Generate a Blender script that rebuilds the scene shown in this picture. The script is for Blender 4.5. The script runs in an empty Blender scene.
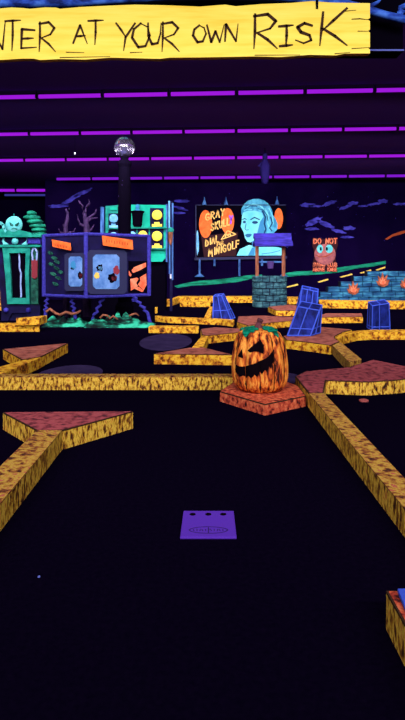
import bpy, math, random
from mathutils import Vector
random.seed(7)
S = bpy.context.scene
COL = S.collection

# ---------------------------------------------------------------- camera, world, lights, exposure
CAM_Z, F, CX, HY = 1.3, 600.0, 202.5, 265.0
cam_d = bpy.data.cameras.new('camera')
cam_d.sensor_fit = 'VERTICAL'; cam_d.sensor_height = 36.0
cam_d.lens = 36.0 * F / 720.0
cam_d.shift_y = -(360.0 - HY) / 720.0
cam_d.clip_start = 0.05; cam_d.clip_end = 200
cam = bpy.data.objects.new('camera', cam_d); COL.objects.link(cam)
cam.location = (0, 0, CAM_Z); cam.rotation_euler = (math.pi/2, 0, 0)
S.camera = cam

w = bpy.data.worlds.new('world'); S.world = w; w.use_nodes = True
bg = w.node_tree.nodes['Background']
bg.inputs['Color'].default_value = (0.40, 0.14, 0.85, 1); bg.inputs['Strength'].default_value = 0.10

def strip_light(y, power, tilt, length=15.0, z=4.2, width=0.35, color=(1.0, 0.93, 1.0)):  # near-white fill strips added to light the paint; the violet tubes barely do
    d = bpy.data.lights.new('added_fill_strip', 'AREA'); d.shape = 'RECTANGLE'
    d.size = length; d.size_y = width; d.energy = power; d.color = color
    o = bpy.data.objects.new('added_fill_strip', d); COL.objects.link(o)
    o.location = (0, y, z); o.rotation_euler = (math.radians(tilt), 0, 0)
    d.spread = math.radians(118)
for y_, p_, t_ in ((-3.0, 430, 54), (2.2, 210, 48), (7.0, 290, 50), (10.7, 310, 50), (13.8, 340, 50), (17.2, 360, 52)):
    strip_light(y_, p_, t_)

vs = S.view_settings
vs.view_transform = 'Standard'; vs.look = 'None'; vs.gamma = 1.0; vs.exposure = 0.0; vs.use_curve_mapping = False

# ---------------------------------------------------------------- helpers
def at(px, py, D): return Vector(((px-CX)*D/F, D, CAM_Z-(py-HY)*D/F))
def top(px, py, z=0.14):
    D = F*(CAM_Z-z)/(py-HY); return (((px-CX)*D/F), D)

class MB:
    def __init__(s): s.v = []; s.f = []
    def face(s, pts):
        n = len(s.v); s.v += [Vector(p) for p in pts]; s.f.append(tuple(range(n, n+len(pts))))
    def prism(s, a, b):
        """solid between two rings of equal length"""
        n = len(s.v); k = len(a)
        s.v += [Vector(p) for p in a] + [Vector(p) for p in b]
        s.f.append(tuple(range(n, n+k))); s.f.append(tuple(range(n+2*k-1, n+k-1, -1)))
        for i in range(k):
            j = (i+1) % k; s.f.append((n+i, n+k+i, n+k+j, n+j))
    def slab(s, xy, z0, z1): s.prism([(x, y, z0) for x, y in xy], [(x, y, z1) for x, y in xy])
    def box(s, c, d, rz=0.0):
        cx, cy, cz = c; hx, hy, hz = d[0]/2, d[1]/2, d[2]/2
        co, si = math.cos(rz), math.sin(rz)
        q = [(cx+x*co-y*si, cy+x*si+y*co) for x, y in ((-hx, -hy), (hx, -hy), (hx, hy), (-hx, hy))]
        s.slab(q, cz-hz, cz+hz)
    def tube(s, pts, r, n=8, flat=1.0):
        pts = [Vector(p) for p in pts]; base = len(s.v); m = len(pts)
        for i, p in enumerate(pts):
            t = (pts[min(i+1, m-1)] - pts[max(i-1, 0)]).normalized()
            up = Vector((0, 0, 1)) if abs(t.z) < 0.9 else Vector((0, 1, 0))
            u = t.cross(up).normalized(); v = u.cross(t)
            rr = r[i] if isinstance(r, (list, tuple)) else r
            for k in range(n):
                a = 2*math.pi*k/n; s.v.append(p + u*(rr*math.cos(a)) + v*(rr*flat*math.sin(a)))
        for i in range(m-1):
            for k in range(n):
                a, b = base+i*n+k, base+i*n+(k+1) % n
                s.f.append((a, b, b+n, a+n))
        s.f.append(tuple(range(base, base+n))[::-1]); s.f.append(tuple(range(base+(m-1)*n, base+m*n)))
    def lathe(s, c, prof, n=20, axis='z', rad=None):
        """prof: (radius, height) from bottom to top; rad(theta, h) multiplies the radius"""
        base = len(s.v); m = len(prof)
        for r, h in prof:
            for k in range(n):
                a = 2*math.pi*k/n; q = r*(rad(a, h) if rad else 1)
                p = (q*math.cos(a), q*math.sin(a), h)
                if axis == 'y': p = (p[0], -p[2], p[1])
                s.v.append(Vector(c)+Vector(p))
        for i in range(m-1):
            for k in range(n):
                a, b = base+i*n+k, base+i*n+(k+1) % n
                s.f.append((a, b, b+n, a+n))
        s.f.append(tuple(range(base, base+n))[::-1]); s.f.append(tuple(range(base+(m-1)*n, base+m*n)))
    def ball(s, c, r, n=14, sq=(1, 1, 1), bump=0.0, seed=0):
        rnd = random.Random(seed); base = len(s.v); m = n//2+1
        for i in range(m):
            ph = math.pi*(i+0.02 if i == 0 else (i-0.02 if i == m-1 else i))/(m-1)
            for k in range(n):
                a = 2*math.pi*k/n; q = r*(1+bump*(rnd.random()-0.5))
                s.v.append(Vector(c)+Vector((q*sq[0]*math.sin(ph)*math.cos(a), q*sq[1]*math.sin(ph)*math.sin(a), -q*sq[2]*math.cos(ph))))
        for i in range(m-1):
            for k in range(n):
                a, b = base+i*n+k, base+i*n+(k+1) % n
                s.f.append((a, b, b+n, a+n))
        s.f.append(tuple(range(base, base+n))[::-1]); s.f.append(tuple(range(base+(m-1)*n, base+m*n)))
    def panel(s, pxpts, D, th=0.02):
        """solid outline facing the viewer side, front at depth D"""
        a = [at(x, y, D) for x, y in pxpts]; s.prism(a, [p+Vector((0, th, 0)) for p in a])
    def stroke(s, pxpts, wd, D, th=0.006, taper=False):
        k = len(pxpts)
        for i in range(k-1):
            (x0, y0), (x1, y1) = pxpts[i], pxpts[i+1]
            L = math.hypot(x1-x0, y1-y0) or 1e-6
            nx, ny = -(y1-y0)/L, (x1-x0)/L
            def ww(j): return wd/2*(1.0 if not taper else (1.15-0.85*abs(2*j/(k-1)-0.7)/1.3))
            a, b = ww(i), ww(i+1); ex, ey = (x1-x0)/L*wd*0.25, (y1-y0)/L*wd*0.25
            s.panel([(x0+nx*a-ex, y0+ny*a-ey), (x1+nx*b+ex, y1+ny*b+ey), (x1-nx*b+ex, y1-ny*b+ey), (x0-nx*a-ex, y0-ny*a-ey)], D, th)

import bmesh
def obj(name, mb, m, parent=None, label=None, smooth=False, bevel=0.0, loc=None):
    me = bpy.data.meshes.new(name)
    o0 = Vector(loc) if loc is not None else (parent_origin(parent) if parent else Vector((0, 0, 0)))
    me.from_pydata([tuple(v-o0) for v in mb.v], [], mb.f)
    bm = bmesh.new(); bm.from_mesh(me); bmesh.ops.recalc_face_normals(bm, faces=bm.faces[:]); bm.to_mesh(me); bm.free()
    me.materials.append(m)
    if smooth:
        for p in me.polygons: p.use_smooth = True
    o = bpy.data.objects.new(name, me); COL.objects.link(o)
    if parent: o.parent = parent
    else: o.location = o0
    if label: o['label'] = label
    if bevel:
        b = o.modifiers.new('bevel', 'BEVEL'); b.width = bevel; b.segments = 2; b.limit_method = 'ANGLE'
    return o
def parent_origin(p):
    q = Vector((0, 0, 0))
    while p: q += p.location; p = p.parent
    return q
def tag(o, label, cat, group=None):
    o['label'] = label; o['category'] = cat
    if group: o['group'] = group
    return o
def thing(name, label, cat, loc, group=None):
    o = bpy.data.objects.new(name, None); COL.objects.link(o); o.location = loc
    o.empty_display_size = 0.1
    return tag(o, label, cat, group)
def struct(name, mb, m, parent=None):
    o = obj(name, mb, m, parent)
    if not parent: o['kind'] = 'structure'
    return o
def copy_tree(o, parent=None):
    c = o.copy(); COL.objects.link(c)
    if parent: c.parent = parent
    for ch in list(o.children): copy_tree(ch, c)
    return c

# ---------------------------------------------------------------- materials
def mat(name, col, rough=0.75, spec=0.15, metal=0.0, emit=None, es=1.0):
    m = bpy.data.materials.new(name); m.use_nodes = True
    b = m.node_tree.nodes['Principled BSDF']
    b.inputs['Base Color'].default_value = (*col, 1); b.inputs['Roughness'].default_value = rough
    b.inputs['Specular IOR Level'].default_value = spec; b.inputs['Metallic'].default_value = metal
    if emit: b.inputs['Emission Color'].default_value = (*emit, 1); b.inputs['Emission Strength'].default_value = es
    return m
def mottled(name, stops, scale=(30, 30, 30), detail=4.0, rough=0.75, spec=0.12, bump=0.0, contrast_noise=None):
    m = mat(name, stops[0][1], rough, spec); nt = m.node_tree; N = nt.nodes; L = nt.links
    b = N['Principled BSDF']
    tc = N.new('ShaderNodeTexCoord'); mp = N.new('ShaderNodeMapping'); mp.inputs['Scale'].default_value = scale
    no = N.new('ShaderNodeTexNoise'); no.inputs['Scale'].default_value = 1.0; no.inputs['Detail'].default_value = detail
    no.inputs['Roughness'].default_value = 0.6
    cr = N.new('ShaderNodeValToRGB'); e = cr.color_ramp.elements
    while len(e) < len(stops): e.new(0.5)
    for i, (p, c) in enumerate(stops): e[i].position = p; e[i].color = (*c, 1)
    L.new(tc.outputs['Object'], mp.inputs['Vector']); L.new(mp.outputs['Vector'], no.inputs['Vector'])
    L.new(no.outputs['Fac'], cr.inputs['Fac']); L.new(cr.outputs['Color'], b.inputs['Base Color'])
    if bump:
        bp = N.new('ShaderNodeBump'); bp.inputs['Strength'].default_value = bump; bp.inputs['Distance'].default_value = 0.02
        L.new(no.outputs['Fac'], bp.inputs['Height']); L.new(bp.outputs['Normal'], b.inputs['Normal'])
    return m

GOLD = [(0.34, (0.05, 0.016, 0.005)), (0.42, (0.36, 0.10, 0.010)), (0.49, (0.68, 0.31, 0.016)), (0.59, (0.90, 0.56, 0.04)), (0.68, (0.60, 0.17, 0.02))]
M = {}
M['gold_near'] = mottled('gold_splatter_streaked', [(0.36, (0.03, 0.012, 0.006)), (0.43, (0.20, 0.065, 0.012)), (0.49, (0.50, 0.26, 0.02)), (0.57, (0.84, 0.58, 0.07)), (0.65, (0.60, 0.24, 0.03)), (0.72, (0.42, 0.06, 0.035))], (38, 38, 15), 4)
M['gold'] = mottled('gold_splatter', GOLD, (13, 13, 13), 4)
M['gold_top'] = mottled('gold_splatter_top', [(0.36, (0.05, 0.016, 0.01)), (0.43, (0.24, 0.07, 0.022)), (0.50, (0.40, 0.21, 0.03)), (0.57, (0.50, 0.33, 0.05)), (0.64, (0.36, 0.06, 0.04)), (0.71, (0.46, 0.14, 0.08))], (20, 20, 20), 4)
M['red_top'] = mottled('dusty_red_paint', [(0.36, (0.06, 0.014, 0.020)), (0.46, (0.24, 0.040, 0.050)), (0.56, (0.38, 0.080, 0.085)), (0.68, (0.30, 0.05, 0.07))], (14, 14, 14), 5)
M['red_far'] = mottled('dusty_rust_paint', [(0.34, (0.10, 0.025, 0.022)), (0.48, (0.30, 0.080, 0.055)), (0.64, (0.40, 0.13, 0.09))], (8, 8, 8), 4)
M['red_block'] = mottled('red_splatter', [(0.36, (0.04, 0.008, 0.008)), (0.44, (0.36, 0.040, 0.022)), (0.54, (0.62, 0.11, 0.045)), (0.66, (0.74, 0.22, 0.09))], (22, 22, 20), 4)
M['carpet'] = mottled('black_carpet', [(0.3, (0.0016, 0.0008, 0.0052)), (0.75, (0.0032, 0.0014, 0.0085)), ], (40, 40, 40), 6, 1.0, 0.0)
M['ceiling'] = mat('dark_ceiling', (0.066, 0.020, 0.185), 0.95, 0.0)
M['wall'] = mottled('night_sky_wall', [(0.35, (0.0022, 0.0006, 0.012)), (0.7, (0.0045, 0.0013, 0.022))], (0.6, 0.6, 0.6), 3, 0.95, 0.0)
M['black'] = mat('matt_black', (0.0022, 0.0014, 0.005), 0.95, 0.0)
M['ink'] = mat('dark_brown_ink', (0.045, 0.022, 0.012), 0.9, 0.05)
M['sign_yellow'] = mottled('sign_yellow', [(0.3, (0.90, 0.60, 0.05)), (0.5, (0.98, 0.76, 0.10)), (0.7, (1.0, 0.84, 0.14))], (1.2, 1.2, 14), 4)
M['blue_limb'] = mottled('blue_bark', [(0.38, (0.008, 0.02, 0.14)), (0.5, (0.025, 0.085, 0.50)), (0.64, (0.08, 0.24, 0.85))], (5, 5, 14), 4)
M['trim_blue'] = mat('pale_blue_trim', (0.12, 0.16, 0.55), 0.7)
M['tube'] = mat('violet_tube', (0.02, 0.004, 0.03), 0.8, 0.0, emit=(0.33, 0.008, 0.70), es=1.0)
M['tube_far'] = mat('indigo_tube', (0.02, 0.004, 0.03), 0.8, 0.0, emit=(0.20, 0.008, 0.60), es=1.0)
M['tube_dim'] = mat('dim_blue_tube', (0.01, 0.01, 0.03), 0.8, 0.0, emit=(0.035, 0.035, 0.26), es=1.0)
M['fixture'] = mat('fixture_housing', (0.006, 0.002, 0.014), 0.9, 0.0)
M['navy'] = mottled('navy_panel', [(0.35, (0.003, 0.002, 0.022)), (0.65, (0.008, 0.005, 0.058))], (3, 3, 3), 4)
M['purple_line'] = mottled('indigo_paint', [(0.35, (0.022, 0.018, 0.20)), (0.65, (0.045, 0.04, 0.36))], (20, 20, 20), 3)
M['frame_dark'] = mat('dark_slate_frame', (0.022, 0.024, 0.075), 0.7)
M['screen'] = mottled('pale_blue_picture', [(0.35, (0.06, 0.17, 0.46)), (0.65, (0.16, 0.32, 0.66))], (5, 5, 5), 4)
M['orange'] = mottled('orange_paint', [(0.35, (0.84, 0.115, 0.02)), (0.65, (0.95, 0.19, 0.04))], (8, 8, 8), 3)
M['orange_dark'] = mat('burnt_orange_paint', (0.32, 0.05, 0.012), 0.8)
M['salmon'] = mottled('salmon_paint', [(0.35, (0.80, 0.12, 0.05)), (0.65, (0.95, 0.30, 0.16))], (8, 8, 8), 3)
M['teal'] = mottled('teal_paint', [(0.33, (0.0, 0.16, 0.13)), (0.66, (0.02, 0.34, 0.25))], (5, 5, 5), 3)
M['teal_bright'] = mottled('bright_teal_paint', [(0.35, (0.0, 0.34, 0.22)), (0.65, (0.015, 0.50, 0.33))], (2, 2, 2), 3)
M['cyan'] = mottled('cyan_paint', [(0.35, (0.08, 0.50, 0.52)), (0.65, (0.18, 0.70, 0.70))], (5, 5, 5), 3)
M['sky'] = mottled('sky_blue_paint', [(0.35, (0.10, 0.36, 0.72)), (0.65, (0.22, 0.55, 0.88))], (5, 5, 5), 3)
M['yellow'] = mat('yellow_paint', (1.0, 0.80, 0.08), 0.6)
M['dash'] = mat('road_dash_yellow', (0.80, 0.56, 0.10), 0.8)
M['crack'] = mat('pale_crack', (0.30, 0.42, 0.80), 0.7)
M['green_dark'] = mottled('dark_green_paint', [(0.38, (0.004, 0.035, 0.03)), (0.62, (0.02, 0.15, 0.10))], (9, 9, 9), 4)
M['grass'] = mottled('mural_grass', [(0.35, (0.0, 0.10, 0.055)), (0.65, (0.01, 0.34, 0.19))], (3, 3, 20), 4)
M['moss'] = mottled('moss_green', [(0.40, (0.0005, 0.005, 0.006)), (0.50, (0.003, 0.07, 0.045)), (0.60, (0.03, 0.46, 0.27))], (2.6, 1.8, 9), 3, bump=0.2)
M['topiary'] = mottled('topiary_green', [(0.36, (0.004, 0.08, 0.06)), (0.55, (0.01, 0.28, 0.17)), (0.68, (0.03, 0.40, 0.24))], (4, 4, 14), 3)
M['cloud'] = mottled('mural_cloud', [(0.38, (0.010, 0.008, 0.12)), (0.5, (0.028, 0.022, 0.26)), (0.66, (0.06, 0.05, 0.44))], (3, 3, 6), 4)
M['bark'] = mottled('purple_bark', [(0.38, (0.014, 0.006, 0.034)), (0.62, (0.050, 0.022, 0.085))], (12, 12, 5), 4)
M['red_pouch'] = mat('red_paint', (0.24, 0.028, 0.045), 0.8)
M['stone_blue'] = None
M['well_stone'] = mottled('well_stone', [(0.36, (0.008, 0.025, 0.045)), (0.52, (0.025, 0.09, 0.12)), (0.68, (0.085, 0.22, 0.24))], (4, 4, 14), 4)
M['wall_stone'] = mottled('castle_stone', [(0.36, (0.006, 0.040, 0.12)), (0.52, (0.016, 0.10, 0.22)), (0.68, (0.06, 0.29, 0.44))], (2.0, 2.0, 12), 2)
M['mortar'] = mat('dark_mortar', (0.006, 0.010, 0.03), 0.9)
M['roof'] = mottled('indigo_planks', [(0.36, (0.010, 0.007, 0.11)), (0.64, (0.030, 0.020, 0.27))], (3, 3, 18), 3)
M['post_brown'] = mottled('rust_wood', [(0.36, (0.12, 0.035, 0.02)), (0.64, (0.32, 0.11, 0.06))], (14, 14, 4), 3)
M['bucket'] = mat('violet_bucket', (0.07, 0.035, 0.17), 0.8)
M['crystal'] = mottled('deep_blue_face', [(0.38, (0.003, 0.006, 0.07)), (0.64, (0.012, 0.026, 0.26))], (7, 7, 4), 4)
M['crystal_edge'] = mat('bright_blue_edge', (0.045, 0.095, 0.62), 0.7)
M['mat_purple'] = mat('violet_tee_mat', (0.088, 0.024, 0.40), 0.8)
M['mat_ink'] = mat('tee_mat_ink', (0.030, 0.010, 0.12), 0.9)
M['lavender'] = mottled('lavender_patch_tone', [(0.3, (0.018, 0.012, 0.042)), (0.7, (0.036, 0.024, 0.075))], (3, 3, 3), 3, 1.0, 0.0)
M['pumpkin'] = mottled('pumpkin_orange', [(0.38, (0.03, 0.007, 0.005)), (0.45, (0.36, 0.055, 0.012)), (0.53, (0.70, 0.17, 0.02)), (0.61, (0.88, 0.40, 0.06)), (0.70, (0.60, 0.10, 0.03))], (26, 26, 6), 5)
M['leaf'] = mottled('green_leaf', [(0.36, (0.0, 0.09, 0.05)), (0.6, (0.0, 0.30, 0.17))], (20, 20, 20), 3)
M['stem'] = mottled('plum_stem', [(0.36, (0.05, 0.018, 0.03)), (0.64, (0.16, 0.05, 0.06))], (40, 40, 10), 3)
M['void'] = mat('carved_black', (0.004, 0.002, 0.004), 0.95, 0.0)
M['groove'] = mat('groove_paint', (0.035, 0.009, 0.006), 0.9, 0.0)
M['ghost'] = mat('dim_indigo_cloth', (0.013, 0.008, 0.075), 0.95, 0.0)
M['white'] = mat('white_plastic', (0.7, 0.7, 0.85), 0.5)
M['pink'] = mat('pink_paint', (0.34, 0.075, 0.07), 0.8)
M['face_shade'] = mat('portrait_dark_blue', (0.008, 0.055, 0.16), 0.8)
M['face_mid'] = mat('portrait_mid_blue', (0.04, 0.24, 0.48), 0.8)
M['face_light'] = mottled('portrait_cyan', [(0.35, (0.12, 0.60, 0.74)), (0.65, (0.22, 0.74, 0.84))], (2, 2, 2), 3)
M['lips'] = mat('portrait_lip_blue', (0.02, 0.13, 0.30), 0.8)
M['hair'] = mottled('portrait_hair_blue', [(0.36, (0.03, 0.22, 0.42)), (0.6, (0.10, 0.48, 0.66))], (5, 5, 3), 4)
M['letter_gold'] = mat('letter_gold', (1.0, 0.60, 0.16), 0.7)
M['letter_violet'] = mat('letter_violet', (0.30, 0.09, 0.85), 0.7)
M['post_blue'] = mottled('blue_post_paint', [(0.36, (0.02, 0.06, 0.22)), (0.64, (0.07, 0.20, 0.50))], (8, 8, 3), 3)
M['bulb_glass'] = None
def glass(name):
    m = mat(name, (0.62, 0.56, 0.80), 0.14, 0.4); b = m.node_tree.nodes['Principled BSDF']
    b.inputs['Transmission Weight'].default_value = 0.97; b.inputs['IOR'].default_value = 1.45
    return m
M['bulb_glass'] = glass('globe_glass')

# ---------------------------------------------------------------- room shell
CEIL = 4.5; WY = 22.5; RY = 28.0; XR = -5.9
b = MB(); b.box((-1, 12, -0.05), (34, 34, 0.1)); struct('floor', b, M['carpet'])
b = MB(); b.box((-1, 15.5, CEIL+0.05), (34, 27, 0.1)); struct('ceiling', b, M['ceiling'])
b = MB(); b.box((XR+10.9, WY+0.1, CEIL/2), (21.8, 0.2, CEIL)); wall_back = struct('wall_back', b, M['wall'])
b = MB(); b.box((XR-5, RY+0.1, CEIL/2), (10.2, 0.2, CEIL)); struct('wall_recess', b, M['wall'])
b = MB(); b.box((XR+0.1, (WY+0.2+RY)/2, CEIL/2), (0.2, RY-WY-0.2, CEIL)); struct('wall_recess_side', b, M['wall'])
b = MB(); b.box((-14, 15.5, CEIL/2), (0.2, 25, CEIL)); struct('wall_left', b, M['wall'])
b = MB(); b.box((13, 13, CEIL/2), (0.2, 20, CEIL)); struct('wall_right', b, M['wall'])

# painted mural on the back wall (children of the wall)
MD = WY-0.012
def mural(name, polys, m, d=MD):
    k = MB()
    for p in polys: k.panel(p, d, 0.012+(MD-d))
    o = obj(name, k, m, wall_back); return o
def oval(x, y, wx, hy, n=28): return [(x+wx*math.cos(2*math.pi*i/n), y+hy*math.sin(2*math.pi*i/n)) for i in range(n)]
def blob(x, y, wx, hy, seed=0, n=18, tilt=0.0):
    r = random.Random(seed); out = []
    for i in range(n):
        a = 2*math.pi*i/n; q = 0.72+0.5*r.random()
        dx, dy = wx*q*math.cos(a), hy*q*math.sin(a)
        out.append((x+dx, y+dy+tilt*dx))
    return out
mural('painted_cloud', [blob(58, 206, 10, 1.8, 1, tilt=-0.05), blob(70, 200, 9, 2.2, 2, tilt=-0.45), blob(82, 193, 10, 2.0, 3, tilt=-0.4)], M['cloud'])
mural('painted_cloud', [blob(182, 201, 8, 1.6, 4, tilt=0.08), blob(180, 208, 8, 1.4, 5, tilt=0.25), blob(179, 213, 6, 1.2, 6)], M['cloud'])
mural('painted_cloud', [blob(307, 205, 8, 2.2, 7), blob(315, 206, 8, 1.2, 8), blob(330, 203, 8, 2.2, 9, tilt=-0.3)], M['cloud'])
mural('painted_cloud', [blob(346, 207, 7, 1.6, 10, tilt=-0.35), blob(353, 203, 5, 1.8, 11), blob(363, 206, 5, 1.2, 12)], M['cloud'])
mural('painted_cloud', [blob(374, 204, 8, 1.3, 13, tilt=-0.15), blob(383, 201, 5, 2.0, 14), blob(400, 204, 6, 1.4, 15)], M['cloud'])
mural('painted_cloud', [blob(313, 222, 9, 3.2, 16, tilt=-0.4), blob(325, 224, 9, 2.4, 17, tilt=0.4), blob(312, 229, 8, 1.4, 18)], M['cloud'])
mural('painted_cloud', [blob(338, 231, 8, 1.8, 19, tilt=0.2), blob(349, 228, 6, 2.0, 20), blob(347, 237, 8, 1.2, 21)], M['cloud'])
mural('painted_cloud', [blob(286, 241, 3, 7, 22)], M['cloud'])
o = mural('painted_lightning', [[(385, 239), (392, 234.5), (399, 232), (409, 229), (409, 232), (400, 234.5), (393, 236.5), (387, 240)]], M['orange_dark'])
o['label'] = 'dark orange painted streak low in the sky'
g = [(174, 286), (186, 283), (200, 280.5), (212, 280), (228, 278.5), (246, 275.5), (262, 274.5), (262, 278), (250, 279), (238, 282), (222, 283.5), (206, 285), (192, 285.5), (178, 288)]
mural('painted_grass', [g], M['grass'])
g = [(283, 273.5), (295, 271.5), (310, 271), (330, 269), (345, 266.5), (356, 265.3), (372, 263), (386, 260.8), (386, 264), (372, 266.5), (356, 268.5), (338, 272.5), (318, 274.5), (300, 275.5), (283, 277.5)]
mural('painted_grass', [g], M['grass'])
for x, y, wd in ((291, 285.6, 7.5), (323, 280.2, 5.5), (346, 275.2, 6.5), (365.5, 271.2, 6), (380.5, 268.2, 5), (41, 276.3, 3.4), (47.5, 276.3, 0.8)):
    mural('painted_road_dash', [[(x-wd, y+1.2+wd*0.08), (x+wd*0.9, y-1.3-wd*0.08), (x+wd, y+0.2-wd*0.08), (x-wd*0.7, y+2.0+wd*0.06)]], M['dash'])
stars = []
r_ = random.Random(3)
for i in range(60):
    x, y = r_.uniform(180, 400), r_.uniform(186, 250); s_ = r_.uniform(0.18, 0.4)
    stars.append([(x-s_, y), (x, y-s_), (x+s_, y), (x, y+s_)])
mural('painted_stars', stars, M['cloud'])

# dark header beam that the sign hangs in front of
b = MB(); a0, a1 = at(-60, 51.5, 5.92), at(403, -30, 5.92)
b.box(((a0.x+a1.x)/2, 6.02, (a0.z+a1.z)/2), (a1.x-a0.x, 0.2, a1.z-a0.z)); tb = struct('trim_1', b, M['black'])
b = MB(); b.box(((a0.x+a1.x)/2, 5.905, a0.z+0.004), (a1.x-a0.x, 0.03, 0.014)); obj('edge_strip', b, M['trim_blue'], tb, 'pale blue lower edge')

# ---------------------------------------------------------------- ceiling tubes
ORD = ['leftmost', 'second from the left', 'third from the left', 'fourth from the left', 'fifth from the left', 'sixth from the left', 'seventh from the left',
       'eighth from the left', 'ninth from the left', 'tenth from the left', 'eleventh from the left', 'twelfth from the left', 'thirteenth from the left']
SL = -0.065; ang = math.atan(SL)
def proto_tube(pitch, m, r=0.042):
    t = thing('ceiling_tube_light', 'x', 'ceiling light', (0, 0, 0), 'violet tubes on the ceiling')
    k = MB(); k.box((0, 0, 0.075), (pitch*0.985, 0.07, 0.05)); obj('housing', k, M['fixture'], t)
    k = MB(); L = pitch*0.945; k.tube([(-L/2, 0, 0), (L/2, 0, 0)], r, 8); obj('tube', k, m, t)
    for s in (-1, 1):
        k = MB(); k.box((s*pitch*0.482, 0, 0.02), (0.02, 0.05, 0.09)); obj('end_cap', k, M['fixture'], t)
    return t
rows = [('nearest row', 10.85, 1.22, -0.606, M['tube'], -10, 410, 0.037), ('second row', 13.93, 1.219, 0.778, M['tube'], -6, 411, 0.039),
        ('third row', 17.4, 1.247, 0.97, M['tube'], -6, 411, 0.041), ('fourth row', 21.3, 1.296, 1.19, M['tube_far'], 52, 411, 0.046)]
HT = CEIL-0.1
for rn, d0, pitch, x0, m_, pxa, pxb, rr in rows:
    n = int(20/pitch); pr = None; i = 0
    for k in range(-n, n):
        xc = x0+(k+0.5)*pitch; D = d0+SL*xc
        pxl, pxr = CX+(xc-pitch/2)*F/D, CX+(xc+pitch/2)*F/D
        if pxr < pxa or pxl > pxb: continue
        if rn.startswith('fourth') and pxl < 46: continue
        if pr is None: pr = proto_tube(pitch, m_, rr); t = pr
        else: t = copy_tree(pr)
        t.location = (xc, D, HT); t.rotation_euler = (0, 0, ang)
        t['label'] = 'violet tube light in the %s on the ceiling, %s' % (rn, ORD[min(i, 12)]); i += 1
for nm, d0, pitch, pxs, m_ in (('fifth row deep in the left recess', 24.7, 1.3, (-16, 14.5), M['tube']), ('faint blue farthest row in the left recess', 27.0, 1.25, (12, ), M['tube_dim'])):
    pass
t = proto_tube(1.24, M['tube'], 0.06); t.location = ((0.5-CX)*24.8/F, 24.8, CEIL-0.11); t['label'] = 'violet tube light deep in the left recess, at the photo edge'
t = copy_tree(t); t.location = ((31-CX)*24.8/F, 24.8, CEIL-0.11); t['label'] = 'violet tube light deep in the left recess, right one of the pair'
t = proto_tube(1.1, M['tube_dim'], 0.045); t.location = ((16.5-CX)*26.5/F, 26.5, CEIL-0.11); t['label'] = 'faint blue tube light farthest back in the left recess, left one of two'
t = copy_tree(t); t.location = ((41-CX)*26.5/F-0.06, 26.5, CEIL-0.11); t['label'] = 'faint blue tube light farthest back in the left recess, right one of two'

# ---------------------------------------------------------------- course borders and platforms
def inset(xy, d):
    n = len(xy); area = sum(xy[i][0]*xy[(i+1) % n][1]-xy[(i+1) % n][0]*xy[i][1] for i in range(n)); s = 1 if area > 0 else -1
    out = []
    for i in range(n):
        p, q, r = (Vector(xy[j % n]) for j in (i-1, i, i+1))
        e1, e2 = (q-p).normalized(), (r-q).normalized()
        n1, n2 = Vector((-e1.y, e1.x))*s, Vector((-e2.y, e2.x))*s
        b = n1+n2; b = b/max(0.25, b.dot(n1))
        if b.length > 3: b = b.normalized()*3
        out.append(tuple(q+b*d))
    return out
def offset_poly(xy, d):
    cx = sum(p[0] for p in xy)/len(xy); cy = sum(p[1] for p in xy)/len(xy)
    out = []
    for x, y in xy:
        L = math.hypot(x-cx, y-cy) or 1; out.append((x+(x-cx)/L*d, y+(y-cy)/L*d))
    return out
def rim(label, pts, z=0.14, z0=0.0, red=None, gold=None, world=False, name=None, group=None):
    xy = pts if world else [top(x, y, z) for x, y in pts]
    gold = gold or M['gold']
    cx = sum(p[0] for p in xy)/len(xy); cy = sum(p[1] for p in xy)/len(xy)
    if red is None and gold is M['gold_near']:
        t = thing(name or 'course_border', label, 'border', (cx, cy, z0), group or 'gold splattered course borders')
        k = MB(); k.slab(xy, z0, z-0.01); obj('side_band', k, gold, t)
        k = MB(); k.slab(xy, z-0.01, z); obj('top_board', k, M['gold_top'], t, 'duller gold and red splattered top')
        return t
    if red is None:
        k = MB(); k.slab(xy, z0, z)
        o = obj(name or 'course_border', k, gold, loc=(cx, cy, z0), bevel=0.006)
        return tag(o, label, 'border', group or 'gold splattered course borders')
    t = thing(name or 'course_platform', label, 'platform', (cx, cy, z0), group or 'red topped course platforms')
    k = MB(); k.slab(xy, z0, z-0.012); obj('side_band', k, gold, t, 'gold splattered side')
    k = MB(); k.slab(xy, z-0.012, z-0.002); obj('edge_line', k, M['ink'], t, 'dark painted edge')
    k = MB(); k.slab(inset(xy, 0.007 if cy < 6 else 0.012), z-0.002, z); obj('top_board', k, red, t, 'dusty red top')
    return t
NG = M['gold_near']
rim('red topped triangular platform with gold sides at left, nearest to the camera on that side', [(3, 412), (133, 411), (62, 430), (37, 430)], red=M['red_top'], gold=NG)
xa = top(37, 430); xb = top(62, 430)
rim('wide gold splattered border running from the near left red triangle towards the camera', [(-1.175, 1.6), (-0.985, 1.6), (xb[0], xb[1]-0.006), (xa[0], xa[1]-0.006)], gold=NG, world=True)
rim('long straight gold border crossing the left half behind the red triangle, up to the pumpkin', [(-2.9, 6.24), (0.315, 6.24), (0.315, 6.40), (-2.9, 6.40)], world=True, gold=NG)
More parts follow.
